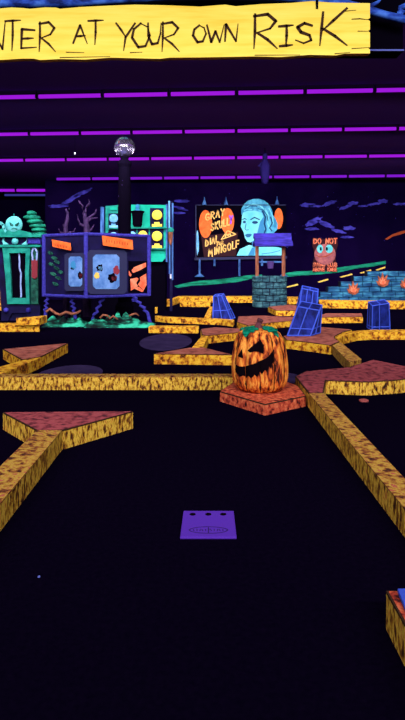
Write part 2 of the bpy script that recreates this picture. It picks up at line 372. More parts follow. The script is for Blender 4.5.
# pumpkin base and its neighbours
pb = [top(220, 391, 0.1), top(265, 404, 0.1), top(306, 395.5, 0.1), (0.95, 5.95), (0.86, 6.20), (0.33, 6.20)]
rim('red splattered block under the carved pumpkin', pb, z=0.10, world=True, red=M['red_block'], gold=M['red_block'], name='pumpkin_plinth', group='red plinth under the pumpkin')
for ch in bpy.data.objects['pumpkin_plinth'].children: ch['label'] = 'red splattered ' + ('top' if 'top' in ch.name else 'side')
rim('gold splattered border running from right of the pumpkin to the right photo edge', [(0.965, 2.2), (1.10, 2.2), (1.10, 5.43), (0.965, 5.43)], world=True, gold=NG)
wedge = [top(326, 380), top(368, 381.5), top(392, 380), (2.35, 6.25), (2.6, 6.9), top(405, 366), top(373, 359.5), top(349, 367), (1.12, 6.55), (0.965, 6.25), (0.965, 5.45), (1.10, 5.45)]
rim('broad red wedge platform with gold front edge right of the pumpkin', wedge, world=True, red=M['red_top'], gold=NG)
rim('corner platform cut off by the right photo edge, carrying a blue slab', [(0.655, 1.05), (1.4, 1.05), (1.4, 2.15), (0.655, 2.14)], world=True, red=M['red_block'], gold=NG)
# upper left
rim('red topped triangular platform with gold sides farther back at left', [(3, 349), (68, 343), (41, 356.5), (22, 359.5)], red=M['red_far'])
rim('gold border slanting from the farther left triangle down to the long crossing border', [(24, 359.9), (41, 357), (3.5, 373), (-24, 373)])
# middle
rim('low red topped triangle with wide gold front left of the pumpkin', [(154, 353.5), (233, 354.5), (204, 347.5), (190, 347.5)], red=M['red_far'])
rim('slanting gold border from the middle triangle up to the red platform behind', [(192, 347.2), (203, 347.2), (208.5, 335.8), (201.5, 335.8)])
rim('small red topped platform with gold edge just above left of the pumpkin', [(200.5, 329), (214, 327.2), (240, 328.5), (246, 330.5), (240, 332), (207, 335.4), (202, 334.6)], red=M['red_far'])
rim('short straight gold border at centre left, in front of the longer one', [(148.5, 326.8), (198.5, 327.2), (199, 325.6), (150, 325.4)], z=0.12)
rim('long gold border sloping down to the pumpkin top from the left', [(155, 316.8), (170, 318.3), (219, 320), (233, 321.7), (234.5, 319.6), (219, 318.4), (171, 316.7), (155, 315.4)], z=0.11)
rim('broad red platform with gold edge behind the pumpkin stem', [(237, 321.8), (248, 325.4), (257, 324.4), (268, 322.8), (291, 320.6), (296, 317), (262, 315.5), (238, 316.4)], z=0.13, red=M['red_far'])
rim('small red topped platform with gold front at the foot of the well', [(268, 306.8), (276, 310.3), (296.5, 310.5), (297, 305.5), (290, 304.6)], red=M['red_far'])
rim('slim gold border behind the small dark blue block left of the well', [(204.5, 316.3), (210.5, 316.3), (213, 306.5), (209.5, 306.5)])
rim('far gold border between the billboard and the course, left of the well', [(172, 299.6), (179, 297.4), (218, 296.9), (256, 297.0), (256, 295.9), (178, 295.9), (172, 298.2)], z=0.2)
rim('short far gold border bending off at the left end of the far row', [(155, 301.4), (171.6, 299.9), (171.6, 298.5), (155, 300)], z=0.2)
rim('short gold border in front of the far row, left of the small blue block', [(180, 302.2), (210, 302.6), (211, 300.9), (180, 300.7)])
rim('tiny gold end post of the far course at centre left', [(155, 308.3), (157.6, 308.3), (157.6, 307), (155, 307)])
rim('gold border between the well and the leaning blue blocks', [(287, 298.2), (298, 298.2), (298, 296.6), (287, 296.6)], z=0.2)
rim('long gold border along the foot of the blue castle wall', [(319, 301.2), (364, 301.7), (392, 302), (430, 302.4), (430, 300.6), (364, 300.3), (319, 299.6)], z=0.21)
rim('low red topped platform with gold front between the blue blocks at right', [(318.5, 317.2), (363, 316.6), (362, 313.4), (326, 313.2), (319, 315.5)], red=M['red_far'])
rim('curved gold border at right in front of the upright blue block', [(336, 339.0), (345, 335.2), (358, 332.6), (372, 331.8), (430, 331.8), (430, 329.4), (372, 329.6), (356, 330.6), (344, 333), (336.5, 336.6)])
rim('red platform with gold front edge under the leaning blue block', [(286, 339.6), (308, 342), (331, 345), (339.5, 341.4), (335.2, 338.6), (334.8, 336), (342.5, 332), (352, 329.4), (322, 327), (300, 331), (283, 336)], red=M['red_far'])
rim('straight border from the red platform down to the red wedge at right', [(332.5, 345.4), (340.5, 341.9), (361.5, 358.8), (350, 362.6)], gold=M['gold_top'])
# far left
rim('gold border at the left edge in front of the green framed mirror', [(-30, 325), (39.5, 325), (39.5, 322.8), (-30, 322.8)], z=0.135)
rim('upper gold border step standing on the left edge border', [top(16, 318, 0.28), top(39.5, 317.8, 0.28), (top(39.5, 317.8, 0.28)[0], 12.15), (top(16, 318, 0.28)[0]+0.4, 12.15)], z=0.28, z0=0.135, world=True)
rim('stack of gold border bricks at the far left edge behind the mirror', [(-14, 289), (4, 289), (4, 287), (-14, 287)], z=0.62)

# pale lavender discs laid on the dark floor
def patch(label, x, y, rx, ry, m):
    k = MB(); k.slab([(x+rx*math.cos(2*math.pi*i/40), y+ry*math.sin(2*math.pi*i/40)) for i in range(40)], 0.0, 0.006)
    tag(obj('pale_floor_patch', k, m, loc=(x, y, 0)), label, 'mat', 'lavender round patches on the floor')
patch('dim lavender round patch on the floor behind the long left border', -1.58, 7.15, 0.38, 0.62, M['lavender'])
patch('dim lavender round patch on the floor left of the low middle triangle', -0.62, 10.2, 0.44, 1.1, M['lavender'])
patch('small dim lavender patch on the floor right of the pumpkin', 1.0, 6.9, 0.14, 0.3, M['lavender'])
k = MB(); k.lathe((1.54, 5.73, 0), [(0.045, 0), (0.045, 0.012), (0.03, 0.018)], 18); tag(obj('ball_marker', k, M['pink'], loc=(1.54, 5.73, 0)), 'small pinkish disc lying on the dark floor below the red wedge', 'marker')
k = MB(); c_ = ((39-CX)*2.5/F, 2.5, 0); k.lathe(c_, [(0.006, 0), (0.005, 0.004)], 10); tag(obj('glow_speck', k, M['trim_blue'], loc=c_), 'tiny blue dot on the dark carpet at lower left', 'dot')

# ---------------------------------------------------------------- violet tee mat
t = thing('tee_mat', 'violet square tee mat with three dark holes on the dark floor in front', 'tee mat', (0.02, 2.99, 0))
k = MB(); k.slab([(-0.1065, 2.842), (0.162, 2.842), (0.164, 3.147), (-0.100, 3.147)], 0, 0.012); obj('mat_board', k, M['mat_purple'], t, bevel=0.004)
for x in (-0.051, 0.030, 0.107):
    k = MB(); k.lathe((x, 3.10, 0.012), [(0.016, 0), (0.016, 0.0015)], 18); obj('tee_hole', k, M['void'], t)
k = MB()
cx_, cy_, rx_, ry_ = 0.029, 2.915, 0.092, 0.036
ring = [(cx_+rx_*math.cos(2*math.pi*i/48), cy_+ry_*math.sin(2*math.pi*i/48)) for i in range(48)]
for i in range(48):
    (x0, y0), (x1, y1) = ring[i], ring[(i+1) % 48]
    k.tube([(x0, y0, 0.0128), (x1, y1, 0.0128)], 0.0032, 5, 0.4)
for i in range(11):
    x = cx_-0.07+i*0.014
    k.tube([(x, cy_-0.010, 0.0128), (x+0.004*(i % 3-1), cy_+0.010, 0.0128)], 0.0025, 5, 0.4)
k.tube([(cx_, cy_-0.03, 0.0128), (cx_, cy_+0.028, 0.0128)], 0.003, 5, 0.4)
obj('oval_emblem', k, M['mat_ink'], t, 'dark oval emblem with worn lettering')

# ---------------------------------------------------------------- carved pumpkin
PC = Vector(((260.3-CX)*5.78/F, 5.78, 0.10)); PH = 0.615; PR = 0.262
prof = [(0.0, 0.66), (0.03, 0.82), (0.1, 0.93), (0.22, 0.99), (0.38, 1.0), (0.55, 0.97), (0.70, 0.91), (0.82, 0.83), (0.90, 0.73), (0.95, 0.60), (0.985, 0.38), (1.0, 0.16)]
def prad(h):
    for (h0, r0), (h1, r1) in zip(prof, prof[1:]):
        if h <= h1:
            u = (h-h0)/(h1-h0); return r0+(r1-r0)*u
    return prof[-1][1]
NR = 11
def psurf(a, h, off=0.0):
    """a: bearing from the viewer side, negative to the left; h: 0..1"""
    q = PR*prad(h)*(1+0.115*(abs(math.sin(NR*a/2+0.5))**0.6-0.62)*min(1, h*6)) + off
    lean = 0.012*h
    dip = -0.02*math.exp(-((h-1)/0.06)**2)
    return PC+Vector((q*math.sin(a)-lean, -q*math.cos(a), h*PH+dip))
t = thing('pumpkin', 'tall carved grinning jack-o-lantern pumpkin on the red block', 'pumpkin', PC)
k = MB(); n, m = 154, 40
for j in range(m+1):
    for i in range(n): k.v.append(psurf(2*math.pi*i/n, j/m))
for j in range(m):
    for i in range(n):
        p0, p1 = j*n+i, j*n+(i+1) % n; k.f.append((p0, p1, p1+n, p0+n))
k.f.append(tuple(range(n))[::-1]); k.f.append(tuple(range(m*n, m*n+n)))
obj('pumpkin_body', k, M['pumpkin'], t, smooth=True)
def p2s(x, y):
    a, h = 0.0, 0.5
    for _ in range(8):
        q = PR*prad(max(0, min(1, h))); D = PC.y-q*math.cos(a)
        a = math.asin(max(-0.985, min(0.985, ((x-CX)*D/F-PC.x+0.012*h)/q))); h = (CAM_Z-(y-HY)*D/F-PC.z)/PH
    return (a, h)
def inside(p, poly):
    x, y = p; c = False
    for (x0, y0), (x1, y1) in zip(poly, poly[1:]+poly[:1]):
        if (y0 > y) != (y1 > y) and x < (x1-x0)*(y-y0)/(y1-y0)+x0: c = not c
    return c
def carve(name, px):
    poly = [p2s(*p) for p in px]; k = MB()
    a0, a1 = min(p[0] for p in poly), max(p[0] for p in poly); h0, h1 = min(p[1] for p in poly), max(p[1] for p in poly)
    na = max(6, int((a1-a0)/0.012)); nh = max(6, int((h1-h0)/0.005)); idx = {}
    def vid(i, j):
        if (i, j) not in idx:
            idx[(i, j)] = len(k.v); k.v.append(psurf(a0+(a1-a0)*i/na, h0+(h1-h0)*j/nh, 0.004))
        return idx[(i, j)]
    for i in range(na):
        for j in range(nh):
            if inside((a0+(a1-a0)*(i+.5)/na, h0+(h1-h0)*(j+.5)/nh), poly): k.f.append((vid(i, j), vid(i+1, j), vid(i+1, j+1), vid(i, j+1)))
    o = obj(name, k, M['void'], t)
    sd = o.modifiers.new('thick', 'SOLIDIFY'); sd.thickness = 0.004
carve('eye', [(248.0, 350.4), (253, 345.4), (260.4, 339.6), (263.8, 345), (263.2, 354), (259.4, 352), (255, 351.2), (250.6, 352.4)])
carve('eye', [(242.6, 348.8), (238.8, 356), (243.4, 358.4)])
up = [(235.0, 363.6), (238, 365.4), (241.4, 366.4), (245, 366.6), (249, 365.0), (254, 363.6), (259.6, 361.2), (264, 359), (268, 356), (271, 353), (274.4, 349.6)]
lo = [(275.0, 358), (273.5, 364), (272.0, 362.5), (270.5, 368), (268.6, 366), (266.5, 371.5), (264.5, 369.5), (262, 374.5), (260, 372), (257.5, 377), (255, 374.4), (251.5, 378.4), (249, 375.4), (246, 378), (243.4, 375.4), (240.5, 376.6), (238, 373), (235.4, 371.5)]
carve('mouth', up+lo)
for kk in range(11):
    a_ = (kk*math.pi-0.5)*2/NR; rg = random.Random(kk); aw = (a_+math.pi) % (2*math.pi)-math.pi
    spans = [(0.78, 0.95), (0.03, 0.20)] if -1.2 < aw < 0.45 else [(0.03, 0.95)]
    for h0, h1 in spans:
        k = MB(); st = max(6, int(30*(h1-h0))); L_, R_ = [], []
        for i in range(st+1):
            h = h0+(h1-h0)*i/st; wv = 0.002+0.009*rg.random()*math.sin(math.pi*i/st)
            for sgn, lst in ((-1, L_), (1, R_)): lst.append(psurf(a_+sgn*wv/max(0.12, PR*prad(h)), h, 0.0025))
        for i in range(st): k.face([L_[i], R_[i], R_[i+1], L_[i+1]])
        o = obj('painted_groove', k, M['groove'], t, 'dark painted groove'); sd = o.modifiers.new('thick', 'SOLIDIFY'); sd.thickness = 0.002
k = MB(); ptop = PC+Vector((-0.012, 0, PH-0.03)); k.tube([ptop, ptop+Vector((-0.005, 0, 0.04)), ptop+Vector((0.004, 0, 0.065)), ptop+Vector((0.012, -0.01, 0.09))], [0.05, 0.032, 0.026, 0.03], 9); obj('stem', k, M['stem'], t)
for a_, L_, wd in ((-0.75, 0.17, 0.055), (0.85, 0.19, 0.05), (2.4, 0.15, 0.05), (-2.3, 0.15, 0.05)):
    k = MB(); st = 8; c1, c2 = [], []
    for i in range(st+1):
        u = i/st; hh = 1.0-0.16*u*u; wv = wd*math.sin(math.pi*min(1, 0.12+u*0.88))*(1+0.25*(i % 2))
        rr = PR*prad(min(0.999, hh))
        for s, lst in ((-1, c1), (1, c2)):
            aa = a_+s*wv/max(rr, 0.09); q = psurf(aa, hh, 0.010); q.z += 0.008; lst.append(q)
    for i in range(st): k.face([c1[i], c2[i], c2[i+1], c1[i+1]])
    o = obj('leaf', k, M['leaf'], t); sd = o.modifiers.new('thick', 'SOLIDIFY'); sd.thickness = 0.012

# ---------------------------------------------------------------- blue edged blocks
def block(label, bot, topq, mids=((0.5, ), (0.5, )), er=0.014):
    """bot / topq: four world corners, order front-left, front-right, back-right, back-left"""
    bot = [Vector(p) for p in bot]; topq = [Vector(p) for p in topq]
    c = sum(bot, Vector())/4; t = thing('blue_block', label, 'block', c, 'dark blue blocks with glowing painted edges')
    k = MB(); k.prism(bot, topq); obj('block_body', k, M['crystal'], t)
    k = MB()
    for i in range(4):
        j = (i+1) % 4
        k.tube([bot[i], bot[j]], er, 6); k.tube([topq[i], topq[j]], er, 6); k.tube([bot[i], topq[i]], er, 6)
        for u in mids[i % 2]:
            k.tube([bot[i].lerp(bot[j], u), topq[i].lerp(topq[j], u)], er*0.85, 6)
        if len(mids) > 2:
            for v in mids[2]: k.tube([bot[i].lerp(topq[i], v), bot[j].lerp(topq[j], v)], er*0.85, 6)
    k.tube([topq[0].lerp(topq[1], 0.5), topq[3].lerp(topq[2], 0.5)], er*0.85, 6)
    obj('edge_stripe', k, M['crystal_edge'], t, 'bright blue painted edges')
def quad(pts): return pts
def q3(fl, fr, D, dy, zshift=0.0, sx=0.0):
    a, b_ = at(*fl, D), at(*fr, D); return [a, b_, b_+Vector((sx, dy, zshift)), a+Vector((sx, dy, zshift))]
def zfloor(q, z):
    for p in q: p.z = z
    return q
block('small leaning dark blue block standing left of the well', zfloor(q3((212.8, 317.5), (231, 317.5), 14.3, 0.5, sx=0.12), 0.0), q3((213.5, 296.3), (221.6, 295.6), 14.4, 0.3, 0.03, 0.06), ((0.5,), (0.5,), (0.38,)))
block('large leaning dark blue block on the red platform behind the pumpkin', zfloor(q3((287.5, 337), (310.5, 335), 9.75, 0.42, sx=0.24), 0.153), q3((298, 306.6), (319.5, 310.6), 9.85, 0.40, 0.06, 0.12), ((0.45,), (0.5,), (0.25,)), 0.012)
block('small dark blue block behind the large leaning one, beside the castle wall', zfloor(q3((298.6, 305), (316.5, 305), 17.2, 0.5), 0.0), q3((302, 288.5), (318, 291.8), 17.2, 0.4, 0.06, 0.08), ((0.35, 0.7), (0.5,)), 0.017)
block('upright dark blue block before the castle wall at right', zfloor(q3((372, 329), (390, 328.5), 12.0, 0.42, sx=0.02), 0.0), q3((372.5, 305.8), (389, 303.4), 11.9, 0.36, 0.05, 0.02), ((0.42,), (0.5,), (0.12,)), 0.012)
t = thing('blue_slab', 'bright blue slab lying on the corner platform at the right edge', 'slab', (0.9, 1.8, 0.14))
k = MB(); k.slab([(0.676, 2.0), (0.74, 1.93), (1.3, 1.93), (1.3, 2.125), (0.690, 2.125)], 0.14, 0.156); obj('slab_body', k, M['crystal_edge'], t, bevel=0.004)

# ---------------------------------------------------------------- ENTER AT YOUR OWN RISK sign
SD = 5.5
SC = at(160, 57, SD)
t = thing('hanging_sign', 'long yellow plank sign reading ENTER AT YOUR OWN RISK overhead', 'sign', SC)
k = MB()
k.panel([(-52, 10), (-30, 6), (0, 8.4), (12, 7.4), (22, 8.0), (30, 8.8), (45, 7.4), (56, 7.6), (60, 8.8), (80, 7), (110, 5.6), (135, 4.6), (170, 5.4), (200, 6.6), (225, 4.6), (236, 6.2), (262, 4), (290, 3), (312, 1), (330, 2.5), (370, 3.2),
         (370, 18), (367, 19.5), (370, 21), (370, 29.5), (368, 31), (370, 32.5), (370, 47), (368, 48), (370, 49.5), (370, 53.4), (345, 53.5), (336, 55.4), (310, 54.8), (280, 57), (255, 56.4), (200, 57.4), (170, 57.6), (160, 58.8), (110, 57.6), (85, 59.6), (60, 59), (40, 60), (34, 58.6), (22, 58.6), (0, 60), (-30, 62), (-52, 60)], SD, 0.07)
obj('plank', k, M['sign_yellow'], t)
G = {'A': [[(0, 1), (.5, 0), (1, 1)], [(.2, .62), (.85, .58)]], 'D': [[(.05, 0), (0, 1)], [(0, .05), (.7, .2), (1, .55), (.6, .9), (0, 1)]],
     'E': [[(.9, .05), (.05, 0), (0, 1), (1, .95)], [(.05, .5), (.8, .47)]], 'F': [[(1, 0), (.05, .03), (0, 1)], [(.05, .5), (.8, .47)]],
     'G': [[(.95, .15), (.5, 0), (.05, .35), (.05, .75), (.5, 1), (.95, .85), (.95, .55), (.55, .55)]], 'I': [[(.5, 0), (.5, 1)]],
     'II': [[(0, .06), (1, 0)], [(.55, .03), (.5, .97)], [(.05, 1), (.95, .94)]],
     'K': [[(.12, 0), (.06, .5), (0, 1)], [(1, -.12), (.5, .25), (.1, .55)], [(.12, .5), (.55, .72), (1, 1)]], 'L': [[(.1, 0), (0, 1), (1, .95)]],
     'M': [[(0, 1), (.15, 0), (.5, .7), (.85, 0), (1, 1)]], 'N': [[(0, 1), (.08, 0), (.85, 1), (1, 0)]],
     'O': [[(.5, 0), (.1, .25), (0, .6), (.35, 1), (.75, .95), (1, .5), (.85, .15), (.45, 0)]], 'R': [[(.05, 0), (0, 1)], [(0, .06), (.6, 0), (.95, .2), (.7, .42), (.1, .55)], [(.15, .55), (.6, .75), (1, 1)]],
     'S': [[(.95, .12), (.5, 0), (.1, .2), (.3, .45), (.8, .6), (.9, .85), (.45, 1), (0, .85)]], 'T': [[(0, .03), (1, 0)], [(.5, 0), (.45, 1)]],
     'U': [[(0, 0), (.02, .6), (.3, 1), (.75, .95), (.95, .5), (1, 0)]], 'W': [[(0, 0), (.25, 1), (.5, .35), (.75, 1), (1, 0)]], 'Y': [[(0, 0), (.5, .5)], [(1, 0), (.5, .52), (.4, 1)]],
     'C': [[(.95, .15), (.5, 0), (.05, .4), (.1, .8), (.5, 1), (1, .85)]], 'B': [[(0, 0), (0, 1)], [(0, 0), (.8, .12), (.8, .38), (.1, .48), (.95, .65), (.8, .95), (0, 1)]], 'V': [[(0, 0), (.5, 1), (1, 0)]], 'P': [[(0, 1), (0, 0), (.9, .12), (.9, .42), (0, .52)]], 'X': [[(0, 0), (1, 1)], [(1, 0), (0, 1)]]}
def letter(k, ch, x0, y0, x1, y1, wd, D, rot=0.0, taper=False):
    for pl in G[ch]:
        q = [(x0+(x1-x0)*u, y0+(y1-y0)*v) for u, v in pl]
        if taper and len(q) == 2: q = [q[0], ((q[0][0]+q[1][0])/2+0.4, (q[0][1]+q[1][1])/2), q[1]]
        k.stroke(q, wd, D, 0.008, taper)
words = {'ENTER': [('E', -32, 26, -18, 49), ('N', -13, 22, 5, 49), ('T', 5, 20, 20, 50), ('E', 21, 29, 36, 48), ('R', 39, 22, 55, 51)],
         'AT': [('A', 73, 25, 87, 43), ('T', 88, 20, 103, 44)], 'YOUR': [('Y', 116, 23, 135, 50), ('O', 132, 23, 150, 47), ('U', 148, 23, 161, 44), ('R', 162, 22, 179, 51)],
         'OWN': [('O', 193, 25, 206, 42), ('W', 207, 25, 224, 42), ('N', 225, 24, 238, 41)], 'RISK': [('R', 254, 14, 277, 48), ('II', 279, 25, 293, 46), ('S', 296, 23, 313, 43), ('K', 320, 12, 347, 45)]}
for wname, ls in words.items():
    k = MB()
    for ch, x0, y0, x1, y1 in ls: letter(k, ch, x0, y0, x1, y1, 3.0 if wname == 'RISK' else 2.3, SD-0.008, taper=True)
    obj('painted_word', k, M['ink'], t, 'brown brushed word ' + wname)
for p in ([(352, 19), (360, 18.6), (368, 19.6)], [(358, 31), (368, 31)], [(352, 48.4), (369, 47.4)], [(66, 52), (84, 52.5)], [(130, 52.5), (142, 52)], [(345, 11), (356, 10)], [(60, 57.4), (110, 56.4)], [(255, 55), (300, 54.8)], [(335, 53.6), (350, 52.2)]):
    k = MB(); k.stroke(p, 1.0, SD-0.006, 0.006, True); obj('wood_crack', k, M['ink'], t, 'thin brown crack mark')
k = MB(); k.panel([(315.6, -6), (318.4, -6), (318.2, 8.5), (316.2, 8.5)], SD-0.012, 0.012); obj('hanger_strap', k, M['black'], t, 'black hanging strap')
# blue branch above the sign
t = thing('blue_branch', 'knotty blue painted branch running above and behind the yellow sign', 'branch', at(200, 0, 5.72))
def limb(pxs, rs, D=5.72, n=9):
    k = MB(); k.tube([at(x, y, D+0.02*math.sin(x*.1)) for x, y in pxs], [r*D/F for r in rs], n, 0.85); return k
obj('limb', limb([(-60, 4), (-20, 2), (20, 3), (70, 2), (110, 0), (150, -3), (210, -6), (270, -4), (330, 1), (362, 8), (385, 15), (412, 21)], [8, 6.5, 5.5, 6, 4.5, 5, 4.5, 4.5, 5.5, 5, 4.5, 5]), M['blue_limb'], t, smooth=True)
obj('twig', limb([(360, 8), (372, 5.5), (378, 2), (384, -6)], [4, 2.6, 1.8, 1.4]), M['blue_limb'], t)
obj('twig', limb([(398, 17), (402, 11), (400, 8), (410, 4)], [4, 4, 3.2, 3.5]), M['blue_limb'], t)
obj('twig', limb([(60, 2), (90, -2), (120, 1), (148, 0.5)], [5, 3, 2.6, 1.4]), M['blue_limb'], t)

# ---------------------------------------------------------------- lamp column with glass globe
GD = 14.6; gc = at(124.5, 147, GD)
t = thing('lamp_column', 'black column topped by a clear glass globe behind the indigo booth', 'lamp', (gc.x, GD, 0))
k = MB(); k.lathe((gc.x, GD, 0), [(0.22, 0), (0.22, 0.3), (0.16, 0.4), (0.16, 3.0), (0.14, gc.z-0.5), (0.17, gc.z-0.42), (0.17, gc.z-0.36), (0.09, gc.z-0.3), (0.12, gc.z-0.232)], 20); obj('column', k, M['black'], t, smooth=False)
k = MB(); k.ball(gc, 0.252, 28); obj('glass_globe', k, M['bulb_glass'], t, 'clear glass globe', smooth=True)
k = MB(); k.lathe(gc+Vector((0, 0, -0.17)), [(0.09, 0), (0.11, 0.04), (0.06, 0.1), (0.035, 0.17)], 14); obj('bulb', k, M['frame_dark'], t, 'dim bulb inside the globe', smooth=True)
for x, y in ((122.5, 180.5), (122, 185), (118.6, 196)):
    k = MB(); k.ball(at(x, y, GD-0.17), 0.010, 8); obj('rivet', k, M['bucket'], t)

# ---------------------------------------------------------------- indigo picture booth on bent legs
A = Vector((-2.447, 12.6, 0)); Lc = Vector((-3.513, 13.3, 0)); Rc = Vector((-1.204, 13.5, 0)); Bc = Lc+Rc-A
KZ0, KZ1 = 0.63, 1.95
t = thing('picture_booth', 'indigo two-sided booth with pale blue pictures on bent legs', 'booth', (-2.38, 13.3, 0))
k = MB(); k.slab([(p.x, p.y) for p in (A, Rc, Bc, Lc)], KZ0, KZ1); obj('booth_body', k, M['navy'], t)
for p in (A, Rc, Bc, Lc):
    k = MB(); k.tube([(p.x, p.y, KZ0-0.02), (p.x, p.y, KZ1+0.02)], 0.048, 10); obj('corner_post', k, M['purple_line'], t)
for z_, nm in ((KZ0, 'bottom_rail'), (KZ1, 'top_rail')):
    k = MB(); q = [A, Rc, Bc, Lc]
    for i in range(4): k.tube([(q[i].x, q[i].y, z_), (q[(i+1) % 4].x, q[(i+1) % 4].y, z_)], 0.036, 8)
    obj(nm, k, M['purple_line'], t)
class Face:
    def __init__(s, P, Q):
        s.P = P; s.U = (Q-P); n = Vector((s.U.y, -s.U.x, 0)).normalized()
        s.N = n if n.dot(Vector((0, -1, 0))) > 0 else -n
    def pt(s, px, py, off=0.0):
        P = s.P+s.N*off; kx = (px-CX)/F
        u = (kx*P.y-P.x)/(s.U.x-kx*s.U.y); q = P+s.U*u; q.z = CAM_Z-(py-HY)*q.y/F; return q
    def poly(s, k, pts, o0, o1):
        a = [s.pt(x, y, o1) for x, y in pts]; k.prism(a, [p-s.N*(o1-o0) for p in a])
def rr(x0, y0, x1, y1, c=2.0):
    return [(x0+c, y0), (x1-c, y0), (x1, y0+c), (x1, y1-c), (x1-c, y1), (x0+c, y1), (x0, y1-c), (x0, y0+c)]
FL, FR = Face(A, Lc), Face(A, Rc)
def picture(fc, fr, ins, blobs):
    k = MB(); fc.poly(k, fr, 0, 0.05); f = obj('picture_frame', k, M['frame_dark'], t)
    k = MB(); fc.poly(k, ins, 0.05, 0.058); s = obj('picture', k, M['screen'], f, 'pale blue picture')
    for pts, m_ in blobs:
        k = MB(); fc.poly(k, pts, 0.058, 0.064); obj('picture_mark', k, m_, f)
picture(FR, rr(87.5, 250, 127, 294, 3), rr(93, 254.5, 119.5, 289, 3),
        [(blob(100, 268, 3.6, 3.6, 31), M['black']), (blob(100.4, 268, 2.2, 2.2, 32), M['sky']), (blob(112.5, 278, 4.4, 4.4, 33), M['black']), (blob(114, 278, 2.8, 2.8, 37), M['red_pouch']), (blob(116.2, 270, 3.4, 4.2, 34), M['red_pouch']), (blob(97, 275.5, 2.6, 3.0, 35), M['dash'])])
picture(FL, rr(64.5, 253, 84.5, 291, 2), rr(68.6, 256.5, 82, 286.5, 2),
        [(blob(73, 265, 2.6, 3.8, 36), M['face_mid']), (blob(72.5, 268.5, 2.0, 1.0, 41), M['black']), (blob(80, 275.6, 2.4, 3.6, 38), M['black']), (blob(80.8, 275.6, 1.4, 2.6, 39), M['red_pouch'])])
k = MB()
for i, (x, y) in enumerate(((50, 253), (54, 258), (51, 264), (56, 268), (53, 274), (58, 278), (55, 284), (60, 272), (57, 262))):
    FL.poly(k, blob(x, y, 2.6, 1.6, 50+i, tilt=0.3), 0.0, 0.02)
obj('painted_vine', k, M['green_dark'], t, 'dark green leafy vine painted on the left face')
for fc, pts in ((FL, [(51.6, 239.4), (69.4, 243), (70, 250.4), (52.6, 246.6)]), (FR, [(102.6, 235.6), (132.6, 240), (133.2, 249.6), (103.6, 245.4)])):
    k = MB(); fc.poly(k, pts, 0.09, 0.125); s = obj('name_board', k, M['orange'], t, 'orange board with worn dark lettering')
    k = MB(); (x0, y0), (x1, y1) = pts[0], pts[1]
    for i in range(9):
        u = 0.12+0.088*i; x = x0+(x1-x0)*u; y = y0+(y1-y0)*u+3.4
        hgt = 2.6 if i % 3 else 3.2
        fc.poly(k, [(x, y), (x+0.7, y+0.1), (x+0.7, y+hgt), (x, y+hgt-0.1)], 0.125, 0.129)
    obj('worn_lettering', k, M['orange_dark'], s)
    k = MB()
    for u in (0.15, 0.85):
        p = fc.pt(x0+(x1-x0)*u, y0+(y1-y0)*u+3, 0.0); k.tube([p, p+fc.N*0.10], 0.015, 6)
    obj('board_bracket', k, M['black'], s)
k = MB(); FR.poly(k, [(128.6, 261), (147, 261), (147, 292.5), (128.6, 292.5)], 0, 0.012); f = obj('poster', k, M['black'], t, 'salmon and black abstract poster')
for pts in ([(131.6, 270.4), (134, 267.4), (140, 264.8), (146, 262.6), (146, 266.8), (139.6, 270.4), (133, 273)], [(128.9, 270.6), (131.6, 274.6), (130.6, 276.6), (128.9, 275)],
            [(130.4, 279), (137, 277.6), (138.6, 279), (136.2, 283), (138, 286.4), (131, 290.6)], [(140, 277.2), (146.2, 273.6), (146.6, 285), (143.6, 290.4), (138, 284.6), (140.4, 281)], [(134, 288.4), (139, 286.8), (144, 291), (142, 292)]):
    k = MB(); FR.poly(k, pts, 0.012, 0.018); obj('poster_shape', k, M['salmon'], f)
def zig(a, b_, n=7, amp=0.03):
    a, b_ = Vector(a), Vector(b_); out = []
    for i in range(n+1):
        p = a.lerp(b_, i/n); 
        if 0 < i < n: p.x += amp*(1 if i % 2 else -1)
        out.append(p)
    return out
for a_, b_ in ((at(47, 297, 13.25), at(45.5, 312, 13.3)), (at(71, 297, 12.95), at(75, 313, 13.0)), (at(104, 296, 13.0), at(93, 318, 12.9)), (at(133, 296, 13.2), at(147.5, 312.5, 13.3))):
    b2 = Vector(b_); b2.z = 0.0
    dirx = (b_-a_); b2.x = b_.x + dirx.x/max(0.1, -dirx.z)*b_.z*0.3
    k = MB(); k.tube(zig(a_, b_, 7), 0.034, 7); k.tube([b_, b2], [0.034, 0.045], 7); obj('leg', k, M['purple_line'], t)
k = MB(); k.lathe(FR.pt(134, 298.6, 0.0)+Vector((0, 0, -0.03)), [(0.04, -0.04), (0.055, 0), (0.04, 0.04)], 12); obj('lantern_knob', k, M['purple_line'], t)

# bare trees behind the booth
def tree(label, trunk, branches, D, r0):
    p0 = at(trunk[0][0], trunk[0][1], D); t = thing('bare_tree', label, 'tree', (p0.x, D, 0), 'bare purple trees')
    k = MB(); pts = [Vector((p0.x, D, 0))]+[at(x, y, D) for x, y in trunk]; n = len(pts)
    k.tube(pts, [r0*(1.5-1.1*i/(n-1)) for i in range(n)], 9); obj('trunk', k, M['bark'], t, smooth=True)
    for br in branches:
        k = MB(); pts = [at(x, y, D+0.1*(i % 2)) for i, (x, y) in enumerate(br)]
        k.tube(pts, [r0*(0.62-0.42*i/(len(pts)-1)) for i in range(len(pts))], 7); obj('branch', k, M['bark'], t, smooth=True)
tree('larger bare purple tree rising behind the booth', [(87, 236), (86.5, 226), (85, 217), (84.5, 212)], [[(84.5, 214), (82, 206), (79.5, 202.5), (78.5, 200.5)], [(84.8, 213), (87, 207), (89.5, 203), (88.8, 199.5)], [(85.5, 226), (80.5, 224.5), (78, 219.5), (77.4, 214.5)], [(86, 220), (91, 216.5), (95.5, 213), (96, 209.5)], [(86, 222), (91.5, 218.6), (97.5, 217.6)], [(87, 232), (92, 229), (94, 225)]], 15.2, 0.075)
